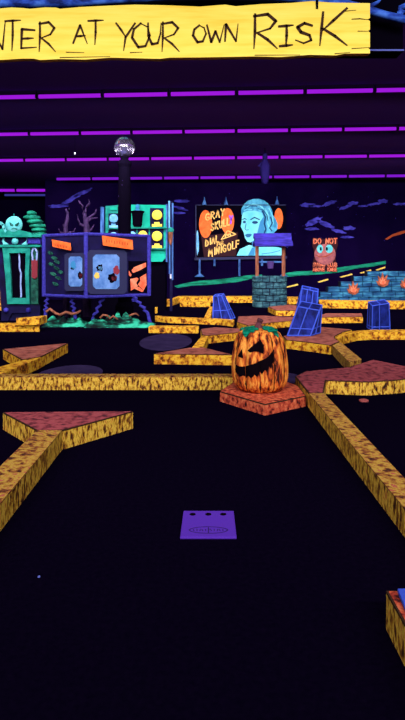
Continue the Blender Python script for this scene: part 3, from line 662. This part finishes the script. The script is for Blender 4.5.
tree('smaller bare purple tree left of the larger one', [(66, 236), (65.6, 226), (67.4, 219), (67.6, 213), (65.8, 209)], [[(66, 231), (63.6, 228), (63.2, 224)], [(67, 233), (74, 231.5), (75.4, 228)], [(67.6, 214), (69.4, 211), (69, 208)], [(66, 234), (60.4, 232.6), (58.6, 229)]], 15.0, 0.05)

# mossy mounds and roots under the booth
def mound(label, x0, x1, yb, D, hpx, seed):
    a, b_ = at(x0, yb, D), at(x1, yb, D); cx = (a.x+b_.x)/2; wd = b_.x-a.x
    r = random.Random(seed); k = MB(); nx, ny = 44, 14; dp = 0.9
    bumps = [(r.uniform(0, 1), r.uniform(0, 1), r.uniform(0.10, 0.24), r.uniform(0.3, 0.8)) for _ in range(16)]
    for j in range(ny+1):
        for i in range(nx+1):
            u, v = i/nx, j/ny
            e = min(1, 4.0*u, 4.0*(1-u), 3.5*v, 3.5*(1-v))
            hgt = sum(h_*math.exp(-((u-bx)**2/(s_*s_)*6+(v-by)**2/(s_*s_)*1.5)) for bx, by, s_, h_ in bumps)
            z = hpx*D/F*e**0.6*(0.30+0.85*min(1.5, hgt))
            k.v.append(Vector((a.x+wd*u, D+dp*v, z+0.001)))
    for j in range(ny):
        for i in range(nx):
            p = j*(nx+1)+i; k.f.append((p, p+1, p+nx+2, p+nx+1))
    o = obj('moss_mound', k, M['moss'], loc=(cx, D+0.4, 0), smooth=True)
    return tag(o, label, 'moss', 'green mossy mounds under the booth')
mound('green mossy mound under the left half of the booth, by the mirror', 41, 83, 326, 12.55, 13, 5)
mound('green mossy mound under the right half of the booth', 84, 153, 328, 12.4, 13.5, 9)
def root(label, pxs, D, r=0.022):
    k = MB(); k.tube([at(x, y, D+0.02*(i % 2)) for i, (x, y) in enumerate(pxs)], [r]*(len(pxs)-1)+[r*0.5], 7)
    tag(obj('root', k, M['post_brown'], loc=at(*pxs[0], D), smooth=True), label, 'root', 'orange brown roots on the moss')
root('wavy orange brown root along the left mossy mound', [(46, 312), (50, 309), (55, 313), (60, 315), (66, 312), (72, 314), (77, 313), (81, 310.5)], 12.75, 0.03)
root('small looped orange brown root on the right mossy mound, left end', [(100, 318), (103, 315), (107, 315.5), (110, 318.5), (113, 316), (118, 319.5)], 12.55)
root('short orange brown root on the right mossy mound, right end', [(122, 318.5), (127, 317), (132, 314.5), (136, 313.5), (139, 316)], 12.6)

# ---------------------------------------------------------------- green framed cracked mirror cabinet
CD = 14.0
bc_ = at(17, 300, CD); t = thing('mirror_cabinet', 'green framed cracked mirror cabinet with a round cyan face at left', 'cabinet', (bc_.x, CD, 0))
k = MB(); k.panel([(-4, 235), (40.5, 235), (38.5, 320.5), (2, 320.5)], CD+0.06, 0.5); obj('cabinet_body', k, M['navy'], t)
k = MB(); k.panel([(2, 305), (40, 305), (40, 321), (30, 321), (26, 313), (12, 313), (8, 321), (1, 321)], CD, 0.1); obj('base_arch', k, M['navy'], t)
out = [(2.2, 247), (30.2, 247), (28.6, 275), (29.6, 304), (7.2, 304), (5.2, 275)]; inn = [(9, 253), (25.6, 253), (25, 275), (26, 298), (11.6, 298), (10.6, 275)]
k = MB()
for i in range(6):
    j = (i+1) % 6; k.panel([out[i], out[j], inn[j], inn[i]], CD-0.06, 0.12)
obj('mirror_frame', k, M['teal'], t, 'teal green frame')
k = MB(); k.panel(inn, CD+0.03, 0.03); f = obj('mirror', k, M['black'], t, 'black mirror')
k = MB(); k.stroke([(19, 253.4), (19.6, 262), (19.4, 268), (21, 273), (20.6, 284), (21.2, 297)], 1.5, CD+0.02, 0.01); obj('crack', k, M['crack'], f, 'pale blue crack')
k = MB(); k.panel([(31, 247), (38, 247), (38, 304), (31, 304)], CD-0.02, 0.1); obj('side_panel', k, M['green_dark'], t, 'dark green side panel')
k = MB(); k.panel([(31.4, 260), (37.6, 259), (37.4, 277), (34.5, 279), (31.6, 277)], CD-0.05, 0.03); obj('pouch', k, M['red_pouch'], t, 'red pouch shape')
k = MB(); k.stroke([(32.6, 260), (31.8, 253), (33, 248.6), (35, 248.2), (37, 252), (36.6, 260)], 1.5, CD-0.06, 0.03); obj('horseshoe', k, M['crack'], t, 'pale blue horseshoe')
k = MB(); k.panel([(-4, 234.6), (41, 234.6), (41, 237), (-4, 237)], CD-0.12, 0.6); k.panel([(-4, 244.8), (40.5, 244.8), (40.5, 247), (-4, 247)], CD-0.10, 0.2); obj('cornice', k, M['teal'], t, 'teal cornice edges')
k = MB(); k.panel([(26.5, 238.5), (40, 238.5), (40, 243.5), (26.5, 243.5)], CD-0.02, 0.1); obj('cornice_box', k, M['purple_line'], t)
k = MB(); k.ball(at(15, 241.2, CD-0.02), 0.08, 14); obj('cornice_ball', k, M['cyan'], t, smooth=True)
for s in (-1, 1):
    k = MB(); x = 15+s*9.5; k.panel([(x+s*2.2, 237.6), (x+s*1.6, 241), (x-s*3, 244.4), (x+s*2.4, 244.4), (x+s*3.4, 241)], CD-0.02, 0.08); obj('crescent', k, M['cyan'], t)
fcn = at(14, 224.5, CD)
k = MB(); k.ball(fcn, 0.20, 22, (1, 0.5, 1)); f = obj('round_face', k, M['cyan'], t, 'round cyan scowling face', smooth=True)
k = MB()
for s in (-1, 1): k.stroke([(14+s*1.0, 225.2), (14+s*4.2, 222.6), (14+s*3.4, 225.2), (14+s*1.4, 225.6)], 0.8, CD-0.108, 0.05)
k.stroke([(11.5, 229), (14, 228), (16.5, 229)], 0.7, CD-0.1, 0.05); obj('face_mark', k, M['green_dark'], f)
k = MB(); k.panel([(5, 234.6), (5.6, 231.6), (8.5, 230), (19.5, 230), (24, 231.4), (30, 232.6), (32, 234.6)], CD-0.05, 0.3); k.panel([(-3, 234.6), (-1, 230), (2.4, 228), (6, 234.6)], CD-0.04, 0.28); obj('pediment', k, M['teal'], t)
k = MB(); k.stroke([(-3, 224), (0, 222.6), (2.4, 224.8), (4, 228.6), (6, 232)], 2.2, CD-0.04, 0.1); obj('scroll', k, M['cyan'], t, 'pale cyan scroll')
for x in (6, 28.5):
    k = MB(); k.ball(at(x, 310.2, CD-0.02), 0.062, 12); obj('foot_ball', k, M['cloud'], t, 'indigo foot ball', smooth=True)
k = MB(); k.ball(at(14, 214.6, CD+0.0), 0.022, 8); obj('finial', k, M['teal'], t)

# cloud-tiered green shrub behind the cabinet
TD = 16.5; tc_ = at(37, 230, TD); t = thing('tiered_shrub', 'green shrub of stacked flat tiers behind the mirror cabinet', 'shrub', (tc_.x, TD, 0))
k = MB(); k.tube([(tc_.x, TD, 0), (tc_.x-0.05, TD, 1.2), at(37, 236, TD), at(35, 220, TD), at(33, 213, TD)], [0.12, 0.1, 0.08, 0.07, 0.04], 9); obj('trunk', k, M['green_dark'], t)
for i, (x0, x1, y) in enumerate(((27.5, 36.5, 213.5), (23.5, 40.5, 217.6), (27, 43.5, 221.8), (29.5, 46, 226), (31.5, 46.5, 230), (33, 47, 234.4))):
    p = at((x0+x1)/2, y, TD); k = MB(); k.ball(p, 1.0, 16, ((x1-x0)/2*TD/F, 0.26, 0.075), 0.10, i); obj('tier', k, M['topiary'], t, smooth=True)

# ---------------------------------------------------------------- teal shelf facade
ED = 17.0
t = thing('shelf_facade', 'bright teal facade with dark niches behind the indigo booth', 'facade', (at(140, 300, ED).x, ED, 0))
k = MB(); p0, p1 = at(99, 262, ED), at(167, 262, ED); k.box(((p0.x+p1.x)/2, ED+0.45, 0.70), (p1.x-p0.x-0.1, 0.6, 1.40)); obj('lower_body', k, M['black'], t, 'black lower body')
k = MB(); k.panel([(128, 206), (131, 204.6), (166, 205), (166.6, 222), (166.6, 250), (165.4, 258), (162, 261.6), (140, 261.8), (139.6, 256.6), (128, 256)], ED, 0.15); obj('teal_panel', k, M['teal_bright'], t)
k = MB(); k.panel([(105.5, 206), (119.5, 205), (119.5, 256), (105.5, 256)], ED+0.02, 0.15); obj('side_panel', k, M['teal'], t, 'darker teal left panel')
niches = [(150, 208, 163.6, 226.6), (150, 228.6, 163.6, 248), (137.4, 228.6, 148.6, 248), (128.6, 228.6, 136.6, 248), (108.4, 213.4, 118.6, 228), (108.4, 230, 118.6, 247)]
for x0, y0, x1, y1 in niches:
    k = MB(); k.panel([(x0, y0), (x1, y0), (x1, y1), (x0, y1)], ED-0.012, 0.012); obj('niche_back', k, M['navy'], t, 'dark niche')
k = MB(); k.panel([(127.5, 226.8), (167, 226.8), (167, 228.4), (127.5, 228.4)], ED-0.14, 0.16); k.panel([(127.5, 248.2), (165.5, 248.2), (165.5, 249.4), (127.5, 249.4)], ED-0.14, 0.16); k.panel([(108, 228), (119, 228), (119, 229), (108, 229)], ED-0.14, 0.16); k.panel([(108, 247.4), (119, 247.4), (119, 248.4), (108, 248.4)], ED-0.14, 0.16)
obj('shelf', k, M['teal'], t)
k = MB(); k.panel([(110, 207), (117, 207), (117, 210), (110, 210)], ED-0.02, 0.04); obj('cap_plate', k, M['teal_bright'], t)
for x0, x1, y0, y1 in ((100.4, 103.8, 207, 256), (165.8, 167.4, 204, 262)):
    k = MB(); k.panel([(x0, y0), (x1, y0), (x1, y1), (x0, y1)], ED-0.06, 0.2); obj('corner_post', k, M['post_blue'], t)
def bust(label, x, ytop, ybot, m_, rpx=5.2):
    D = ED-0.085; c = at(x, ytop+rpx, D); b0 = at(x, ybot, D)
    t = thing('round_bust', label, 'figure', (b0.x, b0.y, b0.z), 'round headed figures on the teal shelves')
    k = MB(); k.ball(c, rpx*D/F, 18, (1, 0.4, 1)); obj('head', k, m_, t, smooth=True)
    s = D/F; k = MB(); k.box((b0.x, D, b0.z+1.2*s), (rpx*1.9*s, 0.11, 2.4*s)); k.box((b0.x, D, b0.z+3.2*s), (rpx*0.9*s, 0.08, 2.4*s)); obj('pedestal', k, m_, t)
    k = MB()
    k.stroke([(x-rpx*0.9, ytop+rpx*1.75), (x, ytop+rpx*2.02), (x+rpx*0.9, ytop+rpx*1.75)], 0.5, D-0.085, 0.02); obj('chin_line', k, M['black'], t)
bust('yellow round headed figure in the upper right niche of the teal facade', 157, 209.8, 226.6, M['yellow'])
bust('yellow round headed figure in the lower right niche of the teal facade', 157, 231, 248, M['yellow'])
bust('yellow round headed figure in the middle lower niche of the teal facade', 142.8, 230.6, 248, M['yellow'], 4.8)
bust('blue round headed figure half hidden beside the black column', 132.4, 231.4, 248, M['sky'], 3.8)
bust('pale blue round headed figure in the upper left niche of the teal facade', 113.6, 214, 227.8, M['sky'], 4.5)
bust('pale blue round headed figure in the lower left niche of the teal facade', 113.6, 232, 247.2, M['sky'], 4.5)
pc_ = at(137.5, 224.6, ED-0.16); s_ = ED/F
t = thing('black_pot', 'black pot with a pale knob in the upper shelf of the teal facade', 'pot', at(137.5, 226.7, ED-0.11))
k = MB(); k.lathe(at(137.5, 226.7, ED-0.11), [(3.8*s_, 0), (4.6*s_, 2*s_), (5.2*s_, 10*s_), (5.6*s_, 13*s_), (7.4*s_, 15.4*s_), (4.4*s_, 16*s_)], 16, rad=lambda a, h: 1.0 if abs(math.cos(a)) > 0.7 else 0.85); obj('pot_body', k, M['black'], t)
k = MB(); k.ball(at(137.5, 206.6, ED-0.11), 2.4*s_, 12); k.lathe(at(137.5, 210.8, ED-0.11), [(3.6*s_, 0), (2.4*s_, 1.2*s_), (1.2*s_, 2.4*s_)], 12); obj('lid_knob', k, M['face_mid'], t, 'pale blue knob')
# blue post right of the facade
t = thing('lantern_post', 'thin blue post with a green and orange lantern right of the teal facade', 'post', at(171, 311, 16.9)*1.0)
t.location = (at(171, 300, 16.9).x, 16.9, 0)
k = MB(); a_ = at(171, 201, 16.9); k.box((a_.x, 16.95, a_.z/2), (0.075, 0.05, a_.z)); obj('post', k, M['navy'], t)
for x, y0, y1, m_ in ((169.2, 201, 231, M['sky']), (172.6, 203, 280, M['post_blue']), (169.6, 236, 274, M['post_blue']), (170.6, 274, 278.5, M['white'])):
    k = MB(); p0, p1 = at(x, y0, 16.9), at(x, y1, 16.9); k.tube([p0, p1], 0.024, 6); obj('rail', k, m_, t)
k = MB(); k.ball(at(170.8, 230.4, 16.86), 0.085, 12, (1, 0.7, 1), 0.2, 3); obj('lantern_top', k, M['teal'], t, 'green lantern top')
k = MB(); k.lathe(at(170.6, 245, 16.86), [(0.025, 0), (0.055, 0.12), (0.07, 0.36)], 10); obj('lantern_cup', k, M['post_brown'], t, 'orange brown lantern cup')

# ---------------------------------------------------------------- billboard on the back wall
BD = WY-0.10
t = thing('billboard', 'billboard with gold lettering and a cyan portrait of a woman on the back wall', 'billboard', at(240, 277, BD))
k = MB(); k.panel([(196, 205), (286, 205), (286, 259), (196, 259)], BD, 0.10); obj('board', k, M['black'], t)
k = MB()
for p in ([(196, 204.6), (286, 204.6), (286, 205.4), (196, 205.4)], [(194.6, 257.6), (287, 256), (287, 258.6), (194.6, 260.2)]): k.panel(p, BD-0.03, 0.13)
k.panel([(195.4, 205), (196.4, 205), (196.4, 259), (195.4, 259)], BD-0.03, 0.13); obj('board_frame', k, M['frame_dark'], t)
k = MB(); k.panel(blob(197.6, 243, 1.3, 12, 61), BD-0.034, 0.03); obj('drip', k, M['sky'], t, 'pale blue drip on the left edge')
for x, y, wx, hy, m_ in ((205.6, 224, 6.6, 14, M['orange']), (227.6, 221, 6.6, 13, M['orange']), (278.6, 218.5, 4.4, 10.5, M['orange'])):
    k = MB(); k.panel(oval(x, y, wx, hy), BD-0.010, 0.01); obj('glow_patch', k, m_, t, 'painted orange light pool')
k = MB(); k.panel([(201, 236), (238, 232), (236, 256), (204, 257)], BD-0.006, 0.006); obj('dark_patch', k, mat('maroon_paint', (0.030, 0.008, 0.012), 0.9), t)
f = None
hair = [(241.4, 215), (241.2, 209.5), (243.6, 204.6), (247.6, 201), (253, 199), (259, 198.8), (264, 200.4), (268, 203.4), (270.6, 207), (272.4, 211), (272.8, 215), (275.4, 218.6), (277.8, 224), (277.2, 229.4), (274, 233), (270.5, 234.2), (266.8, 233.4), (264.6, 236), (260.6, 236), (263, 228), (262, 221), (262.6, 215.4), (258, 212), (252, 211), (246, 212.4)]
k = MB(); k.panel(hair, BD-0.012, 0.012); hr = obj('portrait_hair', k, M['hair'], t)
k = MB(); k.panel([(258, 232), (264, 226), (266, 244), (270, 247), (252, 247), (252, 240)], BD-0.014, 0.01); obj('portrait_neck', k, M['face_mid'], t)
k = MB(); k.panel([(236.6, 255.6), (240, 249), (249, 245), (256, 246.4), (268, 245.4), (281.5, 248), (282, 255.4)], BD-0.018, 0.01); k2 = obj('portrait_shoulder', k, M['face_light'], t)
k = MB(); k.panel([(248, 255.4), (252, 247.6), (255, 247), (254.6, 255.4)], BD-0.022, 0.006); k.stroke([(262, 254), (272, 252.6), (280, 250.6)], 0.8, BD-0.022, 0.006); obj('portrait_fold', k, M['face_mid'], k2)
face = [(242, 216), (243, 212.6), (248, 210.6), (256, 210.8), (262, 213), (264, 219), (263.4, 227), (259.6, 234), (255, 239.8), (250.6, 242.4), (247.4, 241.6), (245, 238), (243.6, 232), (240.8, 226.6), (241.6, 222)]
k = MB(); k.panel(face, BD-0.022, 0.012); fo = obj('portrait_face', k, M['face_light'], t)
k = MB()
for p, wd in (([(242.4, 219.6), (244.6, 218.4), (246.4, 219.4)], 0.8), ([(250.6, 219.6), (254.6, 217.4), (259.4, 219.6)], 1.2)): k.stroke(p, wd, BD-0.028, 0.006)
for p in (oval(244.4, 222, 1.5, 1.3), oval(255, 222.4, 3.0, 1.4)): k.panel(p, BD-0.028, 0.006)
k.stroke([(246.2, 223.5), (245, 229), (246.6, 230.2), (248.6, 229.6)], 0.6, BD-0.028, 0.006)
obj('portrait_eyes', k, M['face_shade'], fo)
k = MB(); k.panel([(244.8, 235), (247, 233.8), (250.4, 233.8), (252.2, 234.6), (249.8, 237.2), (246.8, 237.4)], BD-0.028, 0.006); obj('portrait_lips', k, M['lips'], fo)
k = MB(); k.panel([(260, 222), (264, 216), (263.6, 228), (256, 240), (257, 234)], BD-0.026, 0.004); obj('portrait_cheek', k, M['face_mid'], fo)
k = MB()
for p, wd in (([(247, 207), (253, 204), (260, 205.6), (265, 210)], 1.4), ([(265, 209), (268.6, 216), (267.4, 223), (270.6, 230)], 1.6), ([(269, 208), (272.6, 216), (273, 224)], 1.0), ([(244, 210.6), (247, 209.2), (252, 209.6)], 0.9)): k.stroke(p, wd, BD-0.020, 0.006)
obj('hair_highlight', k, M['face_light'], hr)
k = MB(); 
for p, wd in (([(262.4, 211), (265.4, 217), (264.4, 224), (266, 229), (264, 234)], 1.5), ([(270.6, 217), (272.4, 223), (269.6, 228), (272, 231)], 1.3), ([(258, 208.6), (263, 210), (267, 215), (268, 221)], 0.8), ([(245, 209), (250, 206), (257, 206.4)], 0.7)): k.stroke(p, wd, BD-0.021, 0.006)
obj('hair_shadow_lock', k, M['face_shade'], hr, 'dark painted lock')
def word(txt, x0, y0, x1, y1, hgt, wd, m_, nm):
    k = MB(); adv = [{'I': 0.5, 'M': 1.25, 'L': 0.85, 'G': 1.1, 'O': 1.1}.get(c, 1.0) for c in txt]; tot = sum(adv); u = 0.0
    for ch, a in zip(txt, adv):
        xa = x0+(x1-x0)*u/tot; ya = y0+(y1-y0)*u/tot; cw = (x1-x0)*a/tot*0.68
        letter(k, ch, xa, ya-hgt, xa+cw, ya, wd, BD-0.03); u += a
    obj('painted_word', k, m_, t, nm)
word('GRAY', 205.6, 220.4, 226, 214.4, 7.0, 1.3, M['letter_gold'], 'gold brushed word GRAY')
word('SKULL', 211, 230.4, 230.6, 224, 6.8, 1.3, M['letter_gold'], 'gold brushed start of the word SKULLY')
word('Y', 229.5, 223.6, 234, 223, 8, 1.5, M['letter_violet'], 'violet last letter of SKULLY')
word('DIAL', 205.6, 246.2, 219.5, 240.6, 6.4, 1.2, M['letter_gold'], 'gold brushed word DIAL')
k = MB(); k.stroke([(221, 239.6), (227.6, 230.6), (236, 234.2), (221.4, 239.4)], 0.9, BD-0.03, 0.008); k.stroke([(225.4, 237.2), (226, 233.6), (228, 235.6), (230, 233), (230.6, 235.8)], 1.3, BD-0.03, 0.008); obj('painted_word', k, M['letter_gold'], t, 'gold letter M inside a triangle')
word('FOR', 217.2, 246, 223.8, 243.4, 3.4, 0.9, M['letter_gold'], 'small gold word FOR')
word('MINIGOLF', 208.6, 256.4, 240.4, 246.2, 7.2, 1.15, M['letter_gold'], 'gold brushed word MINIGOLF')
for x, y in ((204.4, 205), (226, 205), (277, 204.6)):
    k = MB(); p = at(x, y, BD-0.12); k.lathe(p, [(0.085, 0.0), (0.06, 0.10), (0.02, 0.20), (0.012, 0.30)], 10); lp = obj('spot_lamp', k, M['post_blue'], t)
    k = MB(); k.tube([at(x, y+0.5, BD-0.12)+Vector((0, 0, 0.02)), at(x, y+0.5, BD+0.02)], 0.018, 6); obj('lamp_arm', k, M['black'], lp)
for x in (199.6, 214.5, 239.4, 262, 283.6):
    k = MB(); p0, p1 = at(x, 259, BD), at(x, 276 if x in (199.6, 283.6, 239.4) else 266, BD); k.tube([p0, p1], 0.04, 7)
    if x in (199.6, 283.6): k.lathe(p1, [(0.20, -0.03), (0.12, 0.03), (0.05, 0.08)], 10)
    obj('support_leg', k, M['post_blue'], t)

# orange rule sign on the wall
RD = WY-0.07
t = thing('rule_sign', 'orange cut-out rule sign reading DO NOT with a round eyed ball', 'sign', at(325, 272, RD))
k = MB(); k.panel([(313, 237.6), (324, 239), (337.5, 237.4), (338, 245), (335, 254), (336, 263), (337.4, 272), (330, 270.6), (321, 271), (313, 272.4), (312.6, 264), (315, 254), (312.6, 246)], RD, 0.07); obj('sign_board', k, mat('maroon_board', (0.035, 0.006, 0.012), 0.9), t)
k = MB(); k.ball(at(325, 254.5, RD-0.01), 10.8*RD/F, 22, (1, 0.13, 0.98)); f = obj('ball_face', k, mottled('rust_ball', [(0.36, (0.26, 0.07, 0.10)), (0.64, (0.46, 0.14, 0.13))], (8, 8, 8), 3), t, 'round rust coloured ball', smooth=True)
for x in (320, 329.2):
    k = MB(); k.panel(oval(x, 248.8, 3.6 if x > 325 else 3.0, 4.2), RD-0.075, 0.05); e = obj('eye', k, M['cyan'], f)
    k = MB(); k.panel(oval(x+(0.8 if x < 325 else -2.4), 248.8, 0.9, 1.9), RD-0.08, 0.006); obj('pupil', k, M['black'], e)
k = MB(); k.stroke([(316, 255), (320, 257), (326, 256.4), (333.4, 252.4)], 0.7, RD-0.07, 0.02); obj('mouth_line', k, M['orange_dark'], f)
def word2(txt, x0, y0, x1, hgt, wd):
    k = MB(); n = len(txt); L = x1-x0
    for i, ch in enumerate(txt):
        if ch == ' ': continue
        letter(k, ch, x0+L*i/n, y0-hgt, x0+L*(i+0.78)/n, y0, wd, RD-0.012)
    obj('painted_word', k, M['salmon'], t, 'salmon lettering ' + txt)
word2('DO NOT', 313.8, 243.6, 338, 5.2, 1.15)
word2('SWING CLUB', 313.2, 266.4, 337.6, 3.6, 0.8)
word2('ABOVE KNEE', 313.0, 271.2, 337.4, 3.4, 0.8)

# ---------------------------------------------------------------- blue castle wall and its flames
WD = 20.9
t = thing('castle_wall', 'low stepped blue stone castle wall before the back wall at right', 'wall', (at(365, 300, WD).x, WD, 0))
def topline(x):
    pts = [(317, 296), (330, 287.5), (345, 283), (360, 276.5), (372, 273), (385, 270), (405, 268), (430, 266)]
    for (x0, y0), (x1, y1) in zip(pts, pts[1:]):
        if x <= x1: return y0+(y1-y0)*(x-x0)/(x1-x0)
    return 266
k = MB(); kb = MB(); s_ = WD/F; ch_ = 5.2*s_; z = 0.0; row = 0
while z < 1.3:
    x = at(316, 0, WD).x - (0.18 if row % 2 else 0); r = random.Random(row)
    while x < at(428, 0, WD).x:
        bw = r.uniform(0.30, 0.42); px = CX+(x+bw/2)*F/WD; zt = CAM_Z-(topline(px)-HY)*s_
        if z+ch_*0.6 <= zt and px > 318:
            kb.prism([(x+0.015, WD-0.05, z+0.012), (x+bw-0.015, WD-0.05, z+0.012), (x+bw-0.015, WD-0.05, z+ch_-0.012), (x+0.015, WD-0.05, z+ch_-0.012)],
                     [(x+0.004, WD+0.02, z+0.002), (x+bw-0.004, WD+0.02, z+0.002), (x+bw-0.004, WD+0.02, z+ch_-0.002), (x+0.004, WD+0.02, z+ch_-0.002)])
            k.box((x+bw/2, WD+0.2, z+ch_/2), (bw, 0.36, ch_))
        x += bw
    z += ch_; row += 1
obj('wall_core', k, M['mortar'], t); obj('stonework', kb, M['wall_stone'], t, 'blue teal stones')
def flame(label, x, y, sc):
    D = WD-0.06; k = MB()
    outl = [(-1, 5), (-4, 3.6), (-5.4, 0), (-3.4, 1), (-4, -4), (-1.6, -1.4), (-0.4, -6.6), (1.2, -2), (3.6, -4.6), (3, -0.4), (5.4, -0.6), (4, 3.4), (1.4, 5)]
    k.panel([(x+u*sc, y+v*sc) for u, v in outl], D-0.03, 0.04)
    t = thing('flame_ornament', label, 'flame', at(x, y+5*sc, D), 'orange flame ornaments on the castle wall')
    obj('flame', k, mottled('flame_rust', [(0.36, (0.16, 0.03, 0.02)), (0.64, (0.50, 0.14, 0.06))], (7, 7, 7), 3), t)
    k = MB(); k.panel([(x+u*sc*0.5, y+1+v*sc*0.5) for u, v in outl], D-0.05, 0.02); obj('flame_core', k, M['salmon'], t)
flame('orange flame ornament on the castle wall above the upright blue block, left of three', 353.5, 288.5, 1.2)
flame('orange flame ornament on the castle wall, middle of three', 383, 280.5, 1.25)
flame('orange flame ornament on the castle wall at the right photo edge', 405.5, 283.5, 1.0)

# ---------------------------------------------------------------- wishing well
VD = 18.5; wc = at(269.5, 300, VD); s_ = VD/F
t = thing('wishing_well', 'round blue grey stone wishing well with an indigo plank roof', 'well', (wc.x, VD, 0))
WR = 17.2*s_; WH = CAM_Z-(275.5-HY)*s_
k = MB(); k.lathe((wc.x, VD, 0), [(WR*0.93, 0), (WR*0.93, WH-0.05), (WR*0.70, WH-0.05), (WR*0.68, 0.3)], 30); obj('well_core', k, M['mortar'], t)
k = MB(); nrow = 5; hr_ = WH/nrow
for j in range(nrow):
    nb = 15
    for i in range(nb):
        a0 = 2*math.pi*(i+0.5*(j % 2))/nb+0.025; a1 = 2*math.pi*(i+1+0.5*(j % 2))/nb-0.025
        z0, z1 = j*hr_+0.012, (j+1)*hr_-0.012; r = random.Random(j*50+i); ro = WR*(1.0+r.uniform(-0.02, 0.03))
        n = 4; a = []; b_ = []
        ring0 = [(ro*math.cos(a0+(a1-a0)*q/n), ro*math.sin(a0+(a1-a0)*q/n)) for q in range(n+1)]
        ring1 = [(WR*0.84*math.cos(a1+(a0-a1)*q/n), WR*0.84*math.sin(a1+(a0-a1)*q/n)) for q in range(n+1)]
        k.slab([(wc.x+x, VD+y) for x, y in ring0+ring1], z0, z1)
obj('stone_ring', k, M['well_stone'], t, bevel=0.015)
for x in (257, 283.4):
    k = MB(); a_, b_ = at(x, 277.5, VD), at(x, 243, VD); k.box((a_.x, VD, (a_.z+b_.z)/2), (0.10, 0.10, b_.z-a_.z+0.1)); obj('roof_post', k, M['post_brown'], t)
k = MB(); a_, b_ = at(257, 262, VD), at(283.4, 262, VD); k.tube([a_, b_], 0.03, 8); obj('crossbar', k, M['post_blue'], t)
k = MB(); e0, e1 = at(253.6, 246.5, VD), at(291, 246.5, VD); zt = at(0, 234.5, VD).z; nb = 3
for s in (-1, 1):
    for j in range(nb):
        u0, u1 = j/nb, (j+1)/nb-0.03; ze, dy = e0.z, 0.42
        za, zb = ze+(zt-ze)*u0, ze+(zt-ze)*u1; ya, yb = VD+s*dy*(1-u0), VD+s*dy*(1-u1); sk = 0.03*(j % 2)
        k.prism([(e0.x+sk, ya, za), (e1.x-sk*0.5, ya, za), (e1.x-sk*0.5, yb, zb), (e0.x+sk, yb, zb)], [(e0.x+sk, ya, za+0.05), (e1.x-sk*0.5, ya, za+0.05), (e1.x-sk*0.5, yb, zb+0.05), (e0.x+sk, yb, zb+0.05)])
obj('plank_roof', k, M['roof'], t, 'indigo plank roof')
bc2 = at(270.5, 268.5, VD)
t = thing('well_bucket', 'violet bucket hanging under the roof of the well', 'bucket', (bc2.x, VD, bc2.z))
k = MB(); k.lathe((bc2.x, VD, bc2.z), [(0.085, 0), (0.115, 0.22), (0.10, 0.22), (0.075, 0.03)], 16); obj('bucket_body', k, M['bucket'], t)
k = MB(); k.tube([(bc2.x, VD, bc2.z+0.2), (bc2.x, VD, a_.z-0.02)], 0.01, 6); obj('rope', k, M['post_brown'], t)

# ---------------------------------------------------------------- things hanging from the ceiling
HD = 16.4; hc = at(265, 170, HD); s_ = HD/F
t = thing('hanging_ghost', 'faint indigo cloth ghost figure hanging from the ceiling before the tubes', 'ghost', at(265, 184, HD))
k = MB()
k.lathe(at(265, 184, HD), [(2.2*s_, 0), (3.4*s_, 3*s_), (4.6*s_, 9*s_), (5.2*s_, 15*s_), (4.8*s_, 20*s_), (3.2*s_, 23*s_), (2.2*s_, 24.4*s_), (2.7*s_, 27*s_), (2.4*s_, 29.6*s_), (0.8*s_, 31*s_)], 20, rad=lambda a, h: 1+0.12*math.sin(5*a)*(1-h/(31*s_)))
k.tube([at(262, 163, HD), at(259.6, 166.6, HD), at(257.8, 165.2, HD)], [2*s_, 1.5*s_, 0.9*s_], 8); obj('cloth_body', k, M['ghost'], t, smooth=True)
k = MB(); k.tube([at(265, 154, HD), (hc.x, HD, CEIL)], 0.012, 6); obj('hanging_cord', k, M['black'], t)
pd = at(75, 153.5, 14.8)
t = thing('pendant_bead', 'tiny white bead hanging from the ceiling left of the glass globe', 'pendant', pd)
k = MB(); k.ball(pd, 0.022, 10, (1, 1, 1.3)); obj('bead', k, M['white'], t, smooth=True)
k = MB(); k.tube([pd, (pd.x, pd.y, CEIL)], 0.004, 5); obj('thread', k, M['black'], t)
